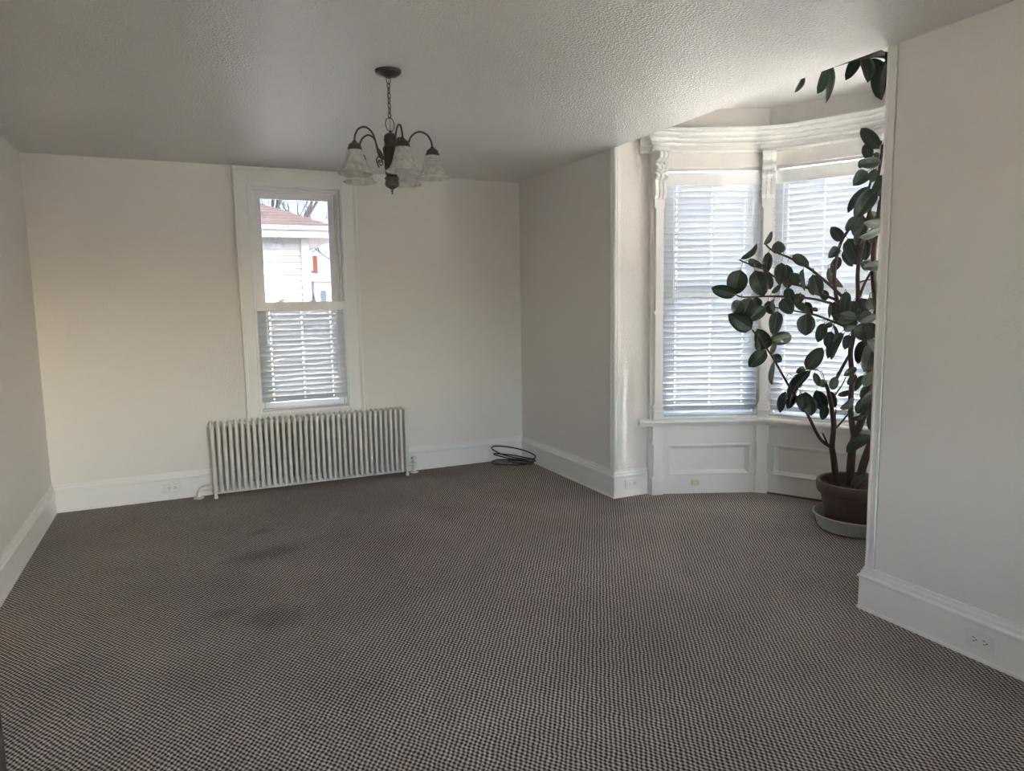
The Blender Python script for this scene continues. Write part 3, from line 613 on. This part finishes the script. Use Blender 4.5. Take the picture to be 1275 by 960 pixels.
LEAVES = [
 ((3.133,3.434,1.433),(3.011,3.503,1.474),(-0.509,-0.858,-0.064),0.075),
 ((3.166,3.433,1.586),(3.146,3.466,1.443),(-0.683,-0.727,-0.073),0.115),
 ((3.202,3.350,1.578),(3.240,3.315,1.430),(-0.698,-0.716,-0.006),0.099),
 ((3.133,3.392,1.648),(3.207,3.349,1.732),(0.782,0.193,-0.592),0.053),
 ((3.215,3.425,1.645),(3.312,3.408,1.611),(0.197,0.976,0.086),0.046),
 ((3.305,3.386,1.742),(3.350,3.367,1.814),(-0.072,-0.975,-0.212),0.038),
 ((3.382,3.334,1.681),(3.385,3.349,1.754),(0.721,0.671,-0.173),0.075),
 ((3.329,3.367,1.692),(3.329,3.385,1.570),(-0.702,-0.705,-0.101),0.055),
 ((3.316,3.248,1.622),(3.272,3.216,1.495),(-0.639,-0.665,0.387),0.068),
 ((3.407,3.294,1.613),(3.426,3.299,1.473),(-0.710,-0.694,-0.122),0.070),
 ((3.272,3.352,1.568),(3.327,3.345,1.470),(-0.588,-0.760,-0.277),0.070),
 ((3.444,3.284,1.669),(3.526,3.238,1.608),(0.577,0.798,0.175),0.060),
 ((3.466,3.216,1.582),(3.442,3.187,1.458),(-0.214,0.959,-0.185),0.057),
 ((3.338,3.341,1.439),(3.382,3.316,1.489),(0.720,0.606,-0.338),0.031),
 ((3.389,3.268,1.472),(3.377,3.211,1.359),(-0.741,-0.565,0.363),0.059),
 ((3.414,3.239,1.559),(3.440,3.239,1.488),(0.666,0.705,0.243),0.054),
 ((3.109,3.365,1.393),(3.041,3.350,1.325),(-0.337,-0.793,0.508),0.069),
 ((3.177,3.349,1.412),(3.143,3.398,1.280),(-0.709,-0.702,-0.070),0.099),
 ((3.227,3.368,1.416),(3.260,3.371,1.353),(-0.561,-0.756,-0.339),0.060),
 ((3.267,3.319,1.356),(3.170,3.361,1.278),(-0.513,-0.837,0.189),0.074),
 ((3.324,3.358,1.390),(3.331,3.329,1.312),(-0.732,-0.656,0.183),0.060),
 ((3.336,3.253,1.404),(3.352,3.195,1.319),(-0.790,-0.563,0.244),0.079),
 ((3.478,3.249,1.436),(3.453,3.234,1.379),(-0.622,-0.640,0.450),0.060),
 ((3.441,3.257,1.383),(3.489,3.186,1.322),(0.869,0.477,0.131),0.046),
 ((3.506,3.229,1.381),(3.515,3.192,1.304),(-0.774,-0.601,0.199),0.050),
 ((3.315,3.297,1.404),(3.293,3.275,1.323),(-0.112,0.966,-0.234),0.038),
 ((3.192,3.352,1.219),(3.066,3.407,1.307),(-0.467,-0.874,-0.134),0.100),
 ((3.322,3.275,1.326),(3.269,3.247,1.192),(-0.620,-0.681,0.389),0.074),
 ((3.327,3.336,1.140),(3.496,3.326,1.165),(-0.090,-0.975,0.203),0.076),
 ((3.327,3.357,1.093),(3.245,3.356,1.211),(-0.493,-0.796,-0.351),0.091),
 ((3.250,3.286,1.090),(3.178,3.346,0.994),(-0.694,-0.715,0.080),0.079),
 ((3.170,3.280,1.153),(3.160,3.260,1.097),(0.674,0.648,-0.356),0.034),
 ((3.259,3.248,1.068),(3.301,3.255,1.134),(0.127,0.975,-0.183),0.035),
 ((3.335,3.311,1.055),(3.371,3.283,1.015),(-0.625,-0.780,-0.022),0.050),
 ((3.243,3.218,1.026),(3.234,3.214,0.894),(-0.250,0.968,-0.010),0.058),
 ((3.282,3.147,0.844),(3.234,3.140,0.730),(-0.875,-0.293,0.386),0.054),
 ((3.419,3.140,1.310),(3.414,3.135,1.189),(-0.735,-0.675,0.055),0.097),
 ((3.488,3.195,0.965),(3.426,3.205,0.953),(-0.208,-0.944,0.254),0.050),
 ((3.421,3.127,0.974),(3.487,3.080,1.098),(-0.720,-0.683,0.124),0.083),
 ((3.575,3.144,1.247),(3.510,3.126,1.144),(-0.573,-0.667,0.476),0.059),
 ((3.600,3.110,1.198),(3.559,3.108,1.112),(-0.662,-0.677,0.323),0.054),
 ((3.561,3.125,1.229),(3.601,3.106,1.248),(-0.496,-0.848,0.188),0.030),
 ((3.537,3.040,1.246),(3.530,3.031,1.145),(0.915,-0.403,-0.019),0.045),
 ((3.583,3.020,1.197),(3.522,3.056,1.052),(-0.926,-0.027,0.377),0.071),
 ((3.614,3.028,1.191),(3.576,3.079,1.042),(-0.955,0.103,0.278),0.071),
 ((3.609,2.989,1.183),(3.564,2.976,1.105),(-0.616,-0.634,0.467),0.048),
 ((3.608,2.942,1.241),(3.546,2.966,1.214),(0.434,0.871,-0.229),0.038),
 ((3.622,2.968,1.217),(3.750,2.950,1.186),(-0.177,-0.973,-0.147),0.096),
 ((3.708,2.968,1.146),(3.632,2.935,1.023),(-0.818,-0.172,0.549),0.065),
 ((3.689,2.886,1.132),(3.581,2.851,0.985),(-0.465,-0.722,0.512),0.082),
 ((3.634,2.965,1.297),(3.541,3.006,1.265),(-0.450,-0.877,0.168),0.053),
 ((3.611,2.929,1.265),(3.692,2.864,1.300),(-0.493,-0.799,-0.343),0.048),
 ((3.445,3.242,0.913),(3.481,3.227,0.852),(0.602,0.783,0.159),0.060),
 ((3.475,3.146,0.965),(3.406,3.228,0.767),(-0.908,0.167,0.385),0.099),
 ((3.429,3.223,0.805),(3.398,3.241,0.725),(-0.724,-0.678,0.125),0.050),
 ((3.419,3.065,0.960),(3.448,3.051,0.882),(-0.679,-0.724,-0.122),0.039),
 ((3.521,2.996,0.936),(3.486,2.990,0.866),(0.654,0.654,-0.381),0.048),
 ((3.601,3.126,0.864),(3.539,3.135,0.893),(0.227,0.954,0.194),0.045),
 ((3.512,3.131,0.840),(3.584,3.128,0.716),(-0.572,-0.758,-0.313),0.079),
 ((3.469,3.172,0.828),(3.491,3.188,0.705),(-0.716,-0.666,-0.211),0.090),
 ((3.360,3.103,0.834),(3.362,3.087,0.742),(-0.728,-0.678,0.096),0.068),
 ((3.589,3.102,0.833),(3.612,3.072,0.739),(-0.733,-0.679,0.039),0.050),
 ((3.673,3.004,0.838),(3.602,3.038,0.814),(0.509,0.682,-0.525),0.036),
 ((3.610,2.933,0.801),(3.503,2.932,0.755),(0.000,-0.999,0.032),0.051),
 ((3.597,2.866,0.891),(3.662,2.857,0.964),(0.571,0.704,-0.422),0.052),
 ((3.712,2.961,0.937),(3.678,2.984,0.844),(-0.938,-0.176,0.300),0.045),
 ((3.741,2.915,0.877),(3.690,2.944,0.794),(-0.724,-0.654,0.221),0.073),
 ((3.653,2.880,0.814),(3.614,2.914,0.731),(-0.785,-0.609,0.117),0.057),
 ((3.646,2.960,0.985),(3.582,2.985,0.943),(-0.516,-0.799,0.308),0.039),
 ((3.654,2.965,0.941),(3.607,2.979,0.889),(-0.592,-0.726,0.348),0.039),
 ((3.580,3.114,0.742),(3.537,3.096,0.666),(-0.612,-0.618,0.493),0.050),
 ((3.417,3.092,0.801),(3.391,3.052,0.709),(-0.692,-0.570,0.443),0.073),
 ((3.594,2.855,0.711),(3.535,2.886,0.693),(-0.444,-0.891,-0.093),0.030),
 ((3.688,2.880,0.583),(3.547,2.912,0.497),(-0.537,-0.451,0.713),0.074),
 ((3.631,2.840,0.358),(3.523,2.848,0.268),(-0.635,-0.192,0.748),0.062),
 ((3.689,2.877,0.720),(3.660,2.851,0.623),(-0.735,-0.568,0.370),0.048),
 ((3.687,2.944,0.775),(3.670,2.957,0.711),(-0.791,-0.607,0.076),0.049),
 ((3.708,3.146,1.751),(3.647,3.175,1.831),(-0.651,-0.721,-0.238),0.064),
 ((3.602,3.082,1.705),(3.526,3.081,1.647),(-0.322,-0.841,0.435),0.053),
 ((3.689,3.143,1.653),(3.658,3.173,1.567),(-0.736,-0.677,0.027),0.054),
 ((3.645,3.191,1.587),(3.696,3.127,1.475),(0.217,0.887,-0.408),0.061),
 ((3.462,3.141,1.545),(3.488,3.110,1.425),(-0.749,-0.663,0.009),0.077),
 ((3.533,3.234,1.500),(3.548,3.210,1.426),(0.756,0.651,-0.064),0.035),
 ((3.577,3.162,1.453),(3.596,3.157,1.393),(-0.713,-0.683,-0.159),0.049),
 ((3.681,3.021,1.881),(3.634,3.059,1.808),(-0.681,-0.729,0.064),0.053),
 ((3.780,3.045,1.882),(3.669,3.019,1.760),(-0.442,-0.708,0.551),0.078),
 ((3.682,3.084,1.759),(3.711,3.024,1.607),(-0.804,-0.589,0.081),0.097),
 ((3.671,3.111,1.680),(3.712,3.074,1.597),(-0.753,-0.654,-0.072),0.044),
 ((3.648,2.958,1.813),(3.630,2.980,1.717),(-0.763,-0.646,-0.012),0.056),
 ((3.760,3.018,1.755),(3.768,3.028,1.632),(-0.776,-0.622,-0.102),0.058),
 ((3.729,2.963,1.806),(3.740,2.956,1.720),(-0.785,-0.618,-0.050),0.057),
 ((3.802,3.035,1.877),(3.842,3.020,1.822),(0.659,0.694,0.292),0.044),
 ((3.770,2.979,1.587),(3.700,2.999,1.608),(-0.332,-0.914,-0.232),0.067),
 ((3.640,3.123,1.384),(3.642,3.110,1.271),(-0.761,-0.647,0.055),0.059),
 ((3.603,3.014,1.441),(3.564,2.991,1.315),(-0.825,-0.448,0.345),0.059),
 ((3.675,3.004,1.387),(3.679,3.014,1.332),(0.774,0.607,0.178),0.034),
 ((3.668,2.965,1.401),(3.706,2.959,1.318),(-0.691,-0.675,-0.260),0.072),
 ((3.645,2.893,1.401),(3.690,2.891,1.337),(-0.595,-0.702,-0.391),0.066),
 ((3.612,2.947,1.293),(3.526,2.986,1.309),(-0.413,-0.909,-0.054),0.048),
 ((3.562,3.097,1.370),(3.559,3.093,1.287),(0.957,-0.289,-0.026),0.036),
 ((3.491,3.164,1.347),(3.523,3.152,1.327),(-0.466,-0.861,-0.203),0.025),
 ((3.728,2.932,2.260),(3.682,3.016,2.381),(-0.868,-0.496,0.009),0.070),
 ((3.753,2.938,2.304),(3.727,2.961,2.285),(-0.623,-0.781,-0.056),0.028),
 ((3.828,3.074,2.234),(3.813,3.095,2.321),(-0.810,-0.586,0.002),0.058),
 ((3.751,2.936,2.190),(3.656,2.999,2.180),(-0.540,-0.830,-0.140),0.061),
 ((3.763,2.958,2.240),(3.722,2.960,2.224),(0.115,0.978,-0.171),0.028),
 ((3.726,3.005,2.145),(3.645,3.024,2.067),(-0.457,-0.850,0.262),0.076),
 ((3.770,2.980,2.158),(3.701,2.960,2.074),(0.322,0.824,-0.466),0.049),
 ((3.764,2.958,2.117),(3.728,2.907,1.991),(0.962,-0.018,-0.274),0.062),
 ((3.771,3.031,2.064),(3.701,3.102,1.926),(-0.905,-0.081,0.417),0.075),
 ((3.709,2.937,2.033),(3.602,2.968,1.872),(-0.599,-0.759,0.253),0.089),
 ((3.765,3.102,1.897),(3.714,3.113,1.811),(0.264,0.964,-0.029),0.044),
 ((3.778,3.013,1.916),(3.815,2.980,1.835),(0.778,0.620,0.101),0.048),
 ((3.768,3.054,1.897),(3.711,3.072,1.791),(-0.649,-0.728,0.222),0.068),
 ((3.746,3.052,2.225),(3.736,3.065,2.176),(-0.741,-0.671,-0.016),0.038),
 ((3.662,2.873,1.077),(3.624,2.874,1.008),(-0.670,-0.649,0.361),0.047),
 ((3.634,2.992,1.383),(3.588,2.976,1.305),(-0.604,-0.632,0.485),0.067),
 ((3.694,2.966,1.320),(3.618,2.973,1.276),(-0.321,-0.855,0.407),0.058),
 ((3.703,2.923,1.320),(3.650,2.947,1.263),(-0.612,-0.750,0.252),0.057),
 ((3.695,2.936,1.253),(3.703,2.887,1.171),(-0.822,-0.518,0.237),0.067),
 ((3.699,2.912,1.168),(3.734,2.924,1.069),(-0.712,-0.622,-0.325),0.067),
 ((3.648,3.010,1.272),(3.614,3.029,1.224),(-0.673,-0.714,0.192),0.048),
 ((3.756,2.918,1.021),(3.720,2.912,0.888),(-0.755,-0.613,0.234),0.068),
 ((3.647,2.821,0.798),(3.615,2.822,0.705),(-0.747,-0.612,0.259),0.056),
 ((3.605,3.030,1.264),(3.572,3.071,1.300),(-0.763,-0.646,0.031),0.048),
 ((2.871,2.703,2.525),(2.830,2.711,2.429),(0.302,-0.930,-0.212),0.046),
 ((3.015,2.696,2.557),(2.946,2.674,2.430),(0.050,-0.988,0.144),0.064),
 ((3.066,2.733,2.597),(3.095,2.757,2.424),(0.241,-0.966,-0.095),0.078),
 ((3.213,2.669,2.627),(3.164,2.698,2.521),(-0.629,-0.773,0.080),0.053),
 ((3.239,2.658,2.633),(3.198,2.599,2.491),(-0.297,-0.849,0.436),0.070),
 ((3.295,2.576,2.629),(3.176,2.597,2.589),(-0.338,-0.668,0.663),0.056),
 ((3.379,2.639,2.563),(3.305,2.667,2.620),(-0.502,-0.826,-0.256),0.043),
 ((3.337,2.608,2.601),(3.269,2.570,2.407),(-0.945,0.047,0.323),0.092),
 ((3.361,2.594,2.575),(3.373,2.530,2.458),(-0.772,-0.588,0.240),0.059),
 ((3.244,2.542,2.612),(3.346,2.521,2.555),(-0.512,-0.405,-0.758),0.052),
 ((3.611,2.675,1.214),(3.700,2.650,1.259),(-0.490,-0.590,0.642),0.045),
 ((3.594,2.658,1.481),(3.592,2.601,1.356),(-0.997,0.080,-0.024),0.061),
 ((3.709,2.756,1.836),(3.672,2.801,1.706),(0.776,0.630,-0.005),0.074),
 ((3.715,2.778,2.130),(3.808,2.728,2.044),(-0.455,-0.890,0.019),0.060),
 ((3.465,2.639,1.335),(3.511,2.650,1.405),(-0.604,-0.628,0.490),0.043),
 ((3.433,2.636,1.525),(3.433,2.619,1.605),(-0.797,-0.589,-0.131),0.056),
 ((3.398,2.600,1.130),(3.305,2.617,1.176),(-0.299,-0.913,-0.277),0.070),
 ((3.621,2.641,0.746),(3.723,2.593,0.766),(0.414,0.597,-0.687),0.051),
 ((3.422,2.604,1.582),(3.321,2.669,1.566),(-0.526,-0.844,-0.102),0.053),
 ((3.440,2.637,1.604),(3.438,2.649,1.681),(0.801,0.594,-0.070),0.053),
 ((3.657,2.815,2.208),(3.725,2.797,2.270),(-0.447,-0.860,0.246),0.072),
 ((3.541,2.628,0.767),(3.592,2.634,0.838),(-0.621,-0.609,0.494),0.049),
 ((3.451,2.662,1.796),(3.334,2.688,1.800),(-0.212,-0.912,-0.352),0.053),
 ((3.539,2.737,1.788),(3.431,2.794,1.741),(-0.144,-0.772,-0.619),0.058),
 ((3.402,2.556,0.822),(3.344,2.521,0.704),(-0.903,0.096,0.419),0.060),
 ((3.559,2.646,1.217),(3.578,2.664,1.294),(0.766,0.559,-0.318),0.075),
 ((3.482,2.631,1.526),(3.490,2.624,1.605),(0.795,0.607,-0.012),0.061),
 ((3.574,2.686,1.524),(3.695,2.660,1.514),(-0.214,-0.972,-0.099),0.060),
 ((3.504,2.620,1.271),(3.628,2.609,1.268),(-0.096,-0.962,-0.256),0.055),
 ((3.513,2.634,1.384),(3.400,2.656,1.317),(0.462,0.700,-0.544),0.058),
 ((3.461,2.629,1.883),(3.570,2.606,1.897),(-0.205,-0.978,-0.032),0.061),
 ((3.542,2.659,1.677),(3.504,2.692,1.746),(-0.766,-0.631,-0.122),0.041),
 ((3.400,2.584,0.907),(3.297,2.625,0.838),(-0.593,-0.612,0.524),0.057),
 ((3.437,2.599,0.816),(3.416,2.550,0.690),(0.775,0.534,-0.338),0.064),
 ((3.581,2.747,2.082),(3.507,2.783,1.975),(-0.834,-0.192,0.517),0.059),
 ((3.423,2.577,1.158),(3.470,2.563,1.226),(0.660,0.682,-0.316),0.043),
]
STEMS = [
 (0.0205,0.0098,[(3.548,2.981,0.261),(3.544,3.010,0.436),(3.541,3.022,0.504),(3.557,3.030,0.630),(3.554,3.050,0.752),(3.545,3.070,0.844),(3.537,3.082,0.883)]),
 (0.0108,0.0049,[(3.537,3.024,0.499),(3.489,3.068,0.551),(3.448,3.115,0.672),(3.423,3.145,0.750),(3.373,3.196,0.847),(3.311,3.265,1.009),(3.278,3.301,1.088),(3.213,3.367,1.213)]),
 (0.0064,0.0039,[(3.523,3.037,0.513),(3.511,3.052,0.556),(3.502,3.063,0.585)]),
 (0.0068,0.0039,[(3.567,3.020,0.616),(3.596,2.995,0.667),(3.615,2.972,0.713)]),
 (0.0049,0.0034,[(3.568,3.022,0.631),(3.568,3.030,0.689),(3.575,3.032,0.737)]),
 (0.0245,0.0147,[(3.589,2.924,0.280),(3.604,2.933,0.444),(3.620,2.930,0.566),(3.641,2.912,0.651),(3.662,2.895,0.749),(3.681,2.889,0.883),(3.691,2.912,1.073),(3.692,2.942,1.215),(3.683,2.985,1.334)]),
 (0.0176,0.0078,[(3.620,2.930,0.562),(3.619,2.957,0.675),(3.624,2.971,0.781),(3.637,2.978,0.926),(3.642,3.001,1.070),(3.655,2.999,1.166),(3.669,2.998,1.272),(3.682,2.998,1.382),(3.693,3.015,1.550),(3.706,3.014,1.654),(3.728,3.004,1.786),(3.748,2.995,1.917),(3.771,2.981,2.042),(3.792,2.972,2.181),(3.805,2.973,2.296)]),
 (0.0245,0.0147,[(3.609,2.891,0.295),(3.634,2.872,0.414),(3.657,2.852,0.523),(3.676,2.834,0.602),(3.701,2.830,0.792),(3.720,2.847,1.028),(3.729,2.874,1.216),(3.729,2.909,1.381),(3.731,2.933,1.499),(3.744,2.952,1.689),(3.764,2.950,1.852),(3.780,2.947,1.969)]),
 (0.0108,0.0059,[(3.587,3.050,0.912),(3.618,3.028,0.996),(3.646,2.999,1.089),(3.660,2.991,1.166)]),
 (0.0108,0.0049,[(3.674,2.999,1.320),(3.618,3.108,1.452),(3.515,3.202,1.577),(3.425,3.278,1.649),(3.341,3.347,1.701),(3.306,3.379,1.747)]),
 (0.0093,0.0039,[(3.655,3.028,1.301),(3.605,3.105,1.365),(3.481,3.201,1.406),(3.315,3.324,1.420),(3.183,3.418,1.417),(3.142,3.451,1.438)]),
 (0.0088,0.0039,[(3.654,3.012,1.214),(3.609,3.085,1.253),(3.512,3.163,1.303),(3.442,3.217,1.323),(3.315,3.314,1.355)]),
 (0.0088,0.0039,[(3.621,3.096,1.389),(3.485,3.208,1.470),(3.415,3.263,1.496),(3.342,3.322,1.538),(3.295,3.363,1.584),(3.243,3.404,1.610),(3.179,3.456,1.647)]),
 (0.0127,0.0068,[(3.663,3.011,1.282),(3.628,3.089,1.369),(3.618,3.116,1.506),(3.633,3.123,1.627),(3.660,3.116,1.737),(3.690,3.081,1.821),(3.715,3.049,1.885),(3.749,3.017,2.023),(3.774,3.000,2.152)]),
 (0.0098,0.0059,[(3.688,2.993,1.406),(3.708,2.974,1.491),(3.732,2.947,1.566)]),
 (0.0059,0.0034,[(3.689,3.009,1.492),(3.711,2.972,1.505),(3.728,2.942,1.509)]),
 (0.0049,0.0029,[(3.569,3.047,0.805),(3.606,3.024,0.874),(3.620,3.009,0.924)]),
 (0.0120,0.0040,[(3.780,2.947,1.969),(3.731,2.876,2.227),(3.588,2.749,2.448),(3.417,2.638,2.604),(3.252,2.628,2.620),(3.057,2.677,2.565),(2.904,2.688,2.527)]),
]

# ------------------------------------------------------------------ the potted rubber plant
PX, PY = 3.66, 2.925
sc = tag(MB().lathe([(0.150, 0.0), (0.205, 0.002), (0.218, 0.010), (0.238, 0.078), (0.250, 0.090), (0.250, 0.096), (0.243, 0.098), (0.232, 0.085), (0.212, 0.014), (0.150, 0.010)], 56, cap=True).build('plant_saucer', 'saucer', autos=True),
         'pale green plastic saucer on the carpet under the terracotta pot', 'saucer'); sc.location = (PX, PY, 0)
pl = tag(empty('potted_rubber_plant', (PX, PY, 0.012)), 'tall rubber plant with dark oval leaves in a terracotta pot', 'potted plant')
def rl(ob): ob.parent = pl; ob.matrix_parent_inverse = Matrix.Translation(pl.location).inverted(); return ob
pot = MB().lathe([(0.120, 0.0), (0.170, 0.001), (0.176, 0.010), (0.204, 0.190), (0.207, 0.205), (0.222, 0.212), (0.230, 0.222), (0.236, 0.268), (0.233, 0.284), (0.222, 0.288), (0.212, 0.282), (0.208, 0.250), (0.150, 0.248)], 56).build('pot', 'terracotta', pl, autos=True)
MB().lathe([(0.205, 0.07), (0.2065, 0.075), (0.205, 0.080)], 56, Matrix.Diagonal((0.912, 0.912, 1, 1)), cap=False).build('pot_groove', 'terracotta', pot, autos=True)
sb = MB(); n = 18; vs = [(0, 0, 0.268)]; fs = []
for j in range(1, 7):
    for i in range(28):
        a = 2*math.pi*i/28; r_ = 0.211*j/6; vs.append((r_*math.cos(a), r_*math.sin(a), 0.262+random.uniform(-0.006, 0.010)-0.006*(j == 6)))
for i in range(28): fs.append((0, 1+i, 1+(i+1) % 28))
for j in range(5):
    for i in range(28): a = 1+j*28; b = a+28; i2 = (i+1) % 28; fs.append((a+i, b+i, b+i2, a+i2))
sb.add(vs, fs).build('soil', 'soil', pl, smooth=True)
for k, (r0, r1, pts) in enumerate(STEMS):
    pts = [Vector(p) for p in pts]
    if r0 > 0.018: pts[0].z = 0.255
    rl(MB().tube(catmull(pts, 6), r0, r1, n=8).build('stem' if r0 > 0.015 else 'branch', 'bark', smooth=True))
allpts = []
for r0, r1, pts in STEMS: allpts += catmull(pts, 6)
def leaf(B, T, N, W):
    B = Vector(B); T = Vector(T); T = B+(T-B)*1.08; W *= 1.14; N = Vector(N); ax = T-B; L = ax.length; ax.normalize(); N = (N-ax*N.dot(ax)).normalized(); S = ax.cross(N)
    ns = 9; mb = MB(); rows = []; droop = random.uniform(0.03, 0.13)*L; fold = random.uniform(0.10, 0.38); twist = random.uniform(-0.25, 0.25)
    wav = random.uniform(0, 6.28); curl = random.uniform(-0.02, 0.05)*L
    tops = []; bots = []
    for i in range(ns):
        t = i/(ns-1); hw = W/2*(max(0.0, math.sin(math.pi*t**0.90))**0.52)*(1.0-0.08*t)
        if i == 0: hw = 0.0025
        if i == ns-1: hw = 0.0012
        c = B+ax*(L*t)+N*(droop*math.sin(math.pi*t)-curl*t*t)
        tw = twist*(t-0.5); s2 = S*math.cos(tw)+N*math.sin(tw); n2 = N*math.cos(tw)-S*math.sin(tw)
        for q in (-1.0, -0.55, -0.04, 0.04, 0.55, 1.0):
            p = c+s2*(hw*q)+n2*(hw*fold*abs(q)**1.2*0.8+0.004*math.sin(5*t+wav)*abs(q)-(0.0016 if abs(q) < 0.1 else 0))
            tops.append(p); bots.append(p-n2*0.0009)
    m = len(tops); fs = []; mis = []
    for i in range(ns-1):
        for j in range(5):
            a = i*6+j; fs.append((a, a+1, a+7, a+6)); mis.append(2 if j == 2 else 0)
            fs.append((m+a+6, m+a+7, m+a+1, m+a)); mis.append(2 if j == 2 else 1)
        for j in (0, 5):
            a = i*6+j; fs.append((a, a+6, m+a+6, m+a)); mis.append(1)
    mb.v = [tuple(p) for p in tops+bots]; mb.f = fs; mb.mi = mis
    # petiole back to the nearest wood
    q = min(allpts, key=lambda p: (p-B).length)
    if 0.004 < (q-B).length < 0.16:
        mid = (q+B)/2-ax*(0.25*(q-B).length)+Vector((0, 0, 0.15*(q-B).length)); mb.tube(catmull([q, mid, B, B+ax*0.01], 4), 0.0022, 0.0017, n=5, mi=3)
    return rl(mb.build('leaf', ['leaf_top', 'leaf_under', 'leaf_rib', 'petiole'], smooth=True))
for l in LEAVES: leaf(*l)

# ------------------------------------------------------------------ outdoors
o = MB().box(-60, 60, -60, 90, -0.95, -0.85).build('ground', 'grass'); struct(o)
NX, NY, NZ = 1.93, 12.0, 2.47      # right corner, wall plane and soffit height of the neighbouring house
hs = tag(empty('neighbour_house', (NX-4, NY, -0.85)), 'white clapboard house with tan hip roof seen through the narrow window', 'house')
def hb(mb, name, m, par=hs, **k):
    ob = mb.build(name, m, None, **k); ob.parent = par; ob.matrix_parent_inverse = Matrix.Translation(par.location).inverted(); return ob
hb(MB().box(NX-9, NX-0.02, NY+0.02, NY+8, -0.85, NZ+0.1), 'wall', 'siding')
lap = MB(); e = 0.100; z = -0.8
while z < NZ-0.02:
    lap.add([(NX-9, NY-0.030, z), (NX-0.10, NY-0.030, z), (NX-0.10, NY, z+e), (NX-9, NY, z+e), (NX-9, NY+0.02, z), (NX-0.10, NY+0.02, z)], [(0, 1, 2, 3), (1, 0, 4, 5)]); z += e
s_ = hb(lap, 'clapboard_siding', 'siding'); s_['kind'] = 'stuff'
hb(MB().box(NX-0.12, NX+0.01, NY-0.045, NY+0.10, -0.85, NZ), 'corner_board', 'nwhite')
OV = 0.40
hb(MB().box(NX-9, NX+OV, NY-OV, NY+8+OV, NZ, NZ+0.02), 'soffit', 'soffit')
hb(MB().box(NX-9, NX+OV+0.02, NY-OV-0.02, NY-OV, NZ-0.01, NZ+0.12).box(NX+OV, NX+OV+0.02, NY-OV, NY+8+OV, NZ-0.01, NZ+0.12), 'fascia', 'nwhite')
hb(MB().box(NX-9, NX+OV+0.10, NY-OV-0.10, NY-OV-0.02, NZ+0.10, NZ+0.16), 'gutter', 'gutter')
rp = MB(); zc = NZ+0.14; sl = 0.44; cx1 = NX+OV+0.06; cy0 = NY-OV-0.06; run = 4.4; nc = 34; st = run/nc
for k in range(nc):
    a = st*k; b = st*(k+1)
    rp.add([(NX-10+a*0, cy0+a, zc+sl*a+0.012), (cx1-a, cy0+a, zc+sl*a+0.012), (cx1-b, cy0+b, zc+sl*b), (NX-10, cy0+b, zc+sl*b), (NX-10, cy0+a, zc+sl*a-0.01), (cx1-a, cy0+a, zc+sl*a-0.01)], [(0, 1, 2, 3), (1, 0, 4, 5)])
rp.add([(cx1, cy0, zc), (cx1, cy0+2*run, zc), (cx1-run, cy0+run, zc+sl*run)], [(0, 1, 2)])
rp.add([(NX-10, cy0+2*run, zc), (cx1, cy0+2*run, zc), (cx1-run, cy0+run, zc+sl*run), (NX-10, cy0+run, zc+sl*run)], [(0, 1, 2, 3)])
hb(rp, 'roof', 'roof')

def tree(x, y, h, label, seed, spread=0.55, depth=6):
    rnd = random.Random(seed); mb = MB(); tw = MB()
    def grow(p, d, ln, r_, lv):
        pts = [p]; q = p.copy(); dd = d.copy()
        for k in range(3):
            dd = (dd+Vector((rnd.uniform(-.16, .16), rnd.uniform(-.16, .16), rnd.uniform(-.04, .12)))).normalized(); q = q+dd*(ln/3); pts.append(q.copy())
        (mb if lv < 2 else tw).tube(pts, r_, r_*0.62, n=5 if lv < 3 else 3)
        if lv >= depth: return
        for c in range(3 if lv < 4 else 2):
            a = rnd.uniform(0, 6.28); tlt = rnd.uniform(0.30, 0.95)*spread*1.5
            nd = (dd*math.cos(tlt)+(dd.orthogonal().normalized()*math.cos(a)+dd.cross(dd.orthogonal()).normalized()*math.sin(a))*math.sin(tlt)).normalized()
            grow(pts[-1] if c else pts[2], nd, ln*rnd.uniform(0.62, 0.82), r_*0.60, lv+1)
    grow(Vector((0, 0, 0)), Vector((0, 0, 1)), h*0.30, h*0.016, 0)
    e = tag(empty('bare_tree', (x, y, -0.85)), label, 'tree', 'bare trees outside')
    mb.build('trunk', 'twig', e); t_ = tw.build('twigs', 'twig', e); t_['kind'] = 'stuff'
tree(7.6, 45, 12, 'bare leafless tree right of the white house outside the window', 3)
tree(2.6, 27, 12.0, 'bare leafless tree rising behind the tan hip roof', 8, depth=7)
# small white house far away with a brick chimney
fh = tag(empty('distant_house', (13.6, 72, -0.85)), 'small distant white house with grey roof and red brick chimney', 'house')
MB().box(-1.6, 8, 0, 8, 0, 4.5).build('wall', 'siding', fh)
MB().prism([(-0.4, 4.45), (8.4, 4.45), (4.0, 6.1)], -2.0, 8.4, 'x').build('roof', 'roof_grey', fh)
chm = MB().box(-1.25, -0.88, 2.0, 2.4, 4.6, 7.0).build('chimney', 'brick', fh)
MB().box(-1.29, -0.84, 1.96, 2.44, 7.0, 7.1).build('chimney_cap', 'brick', chm)
for x in (-0.8, 0.7, 2.6):
    w_ = MB().box(x-0.3, x+0.3, -0.03, 0.02, 2.4, 3.6).build('window', 'houseglass', fh)
    frame(MB(), x-0.36, x+0.36, 2.34, 3.66, 0.06, -0.06, 0.0).build('window_frame', 'nwhite', w_)
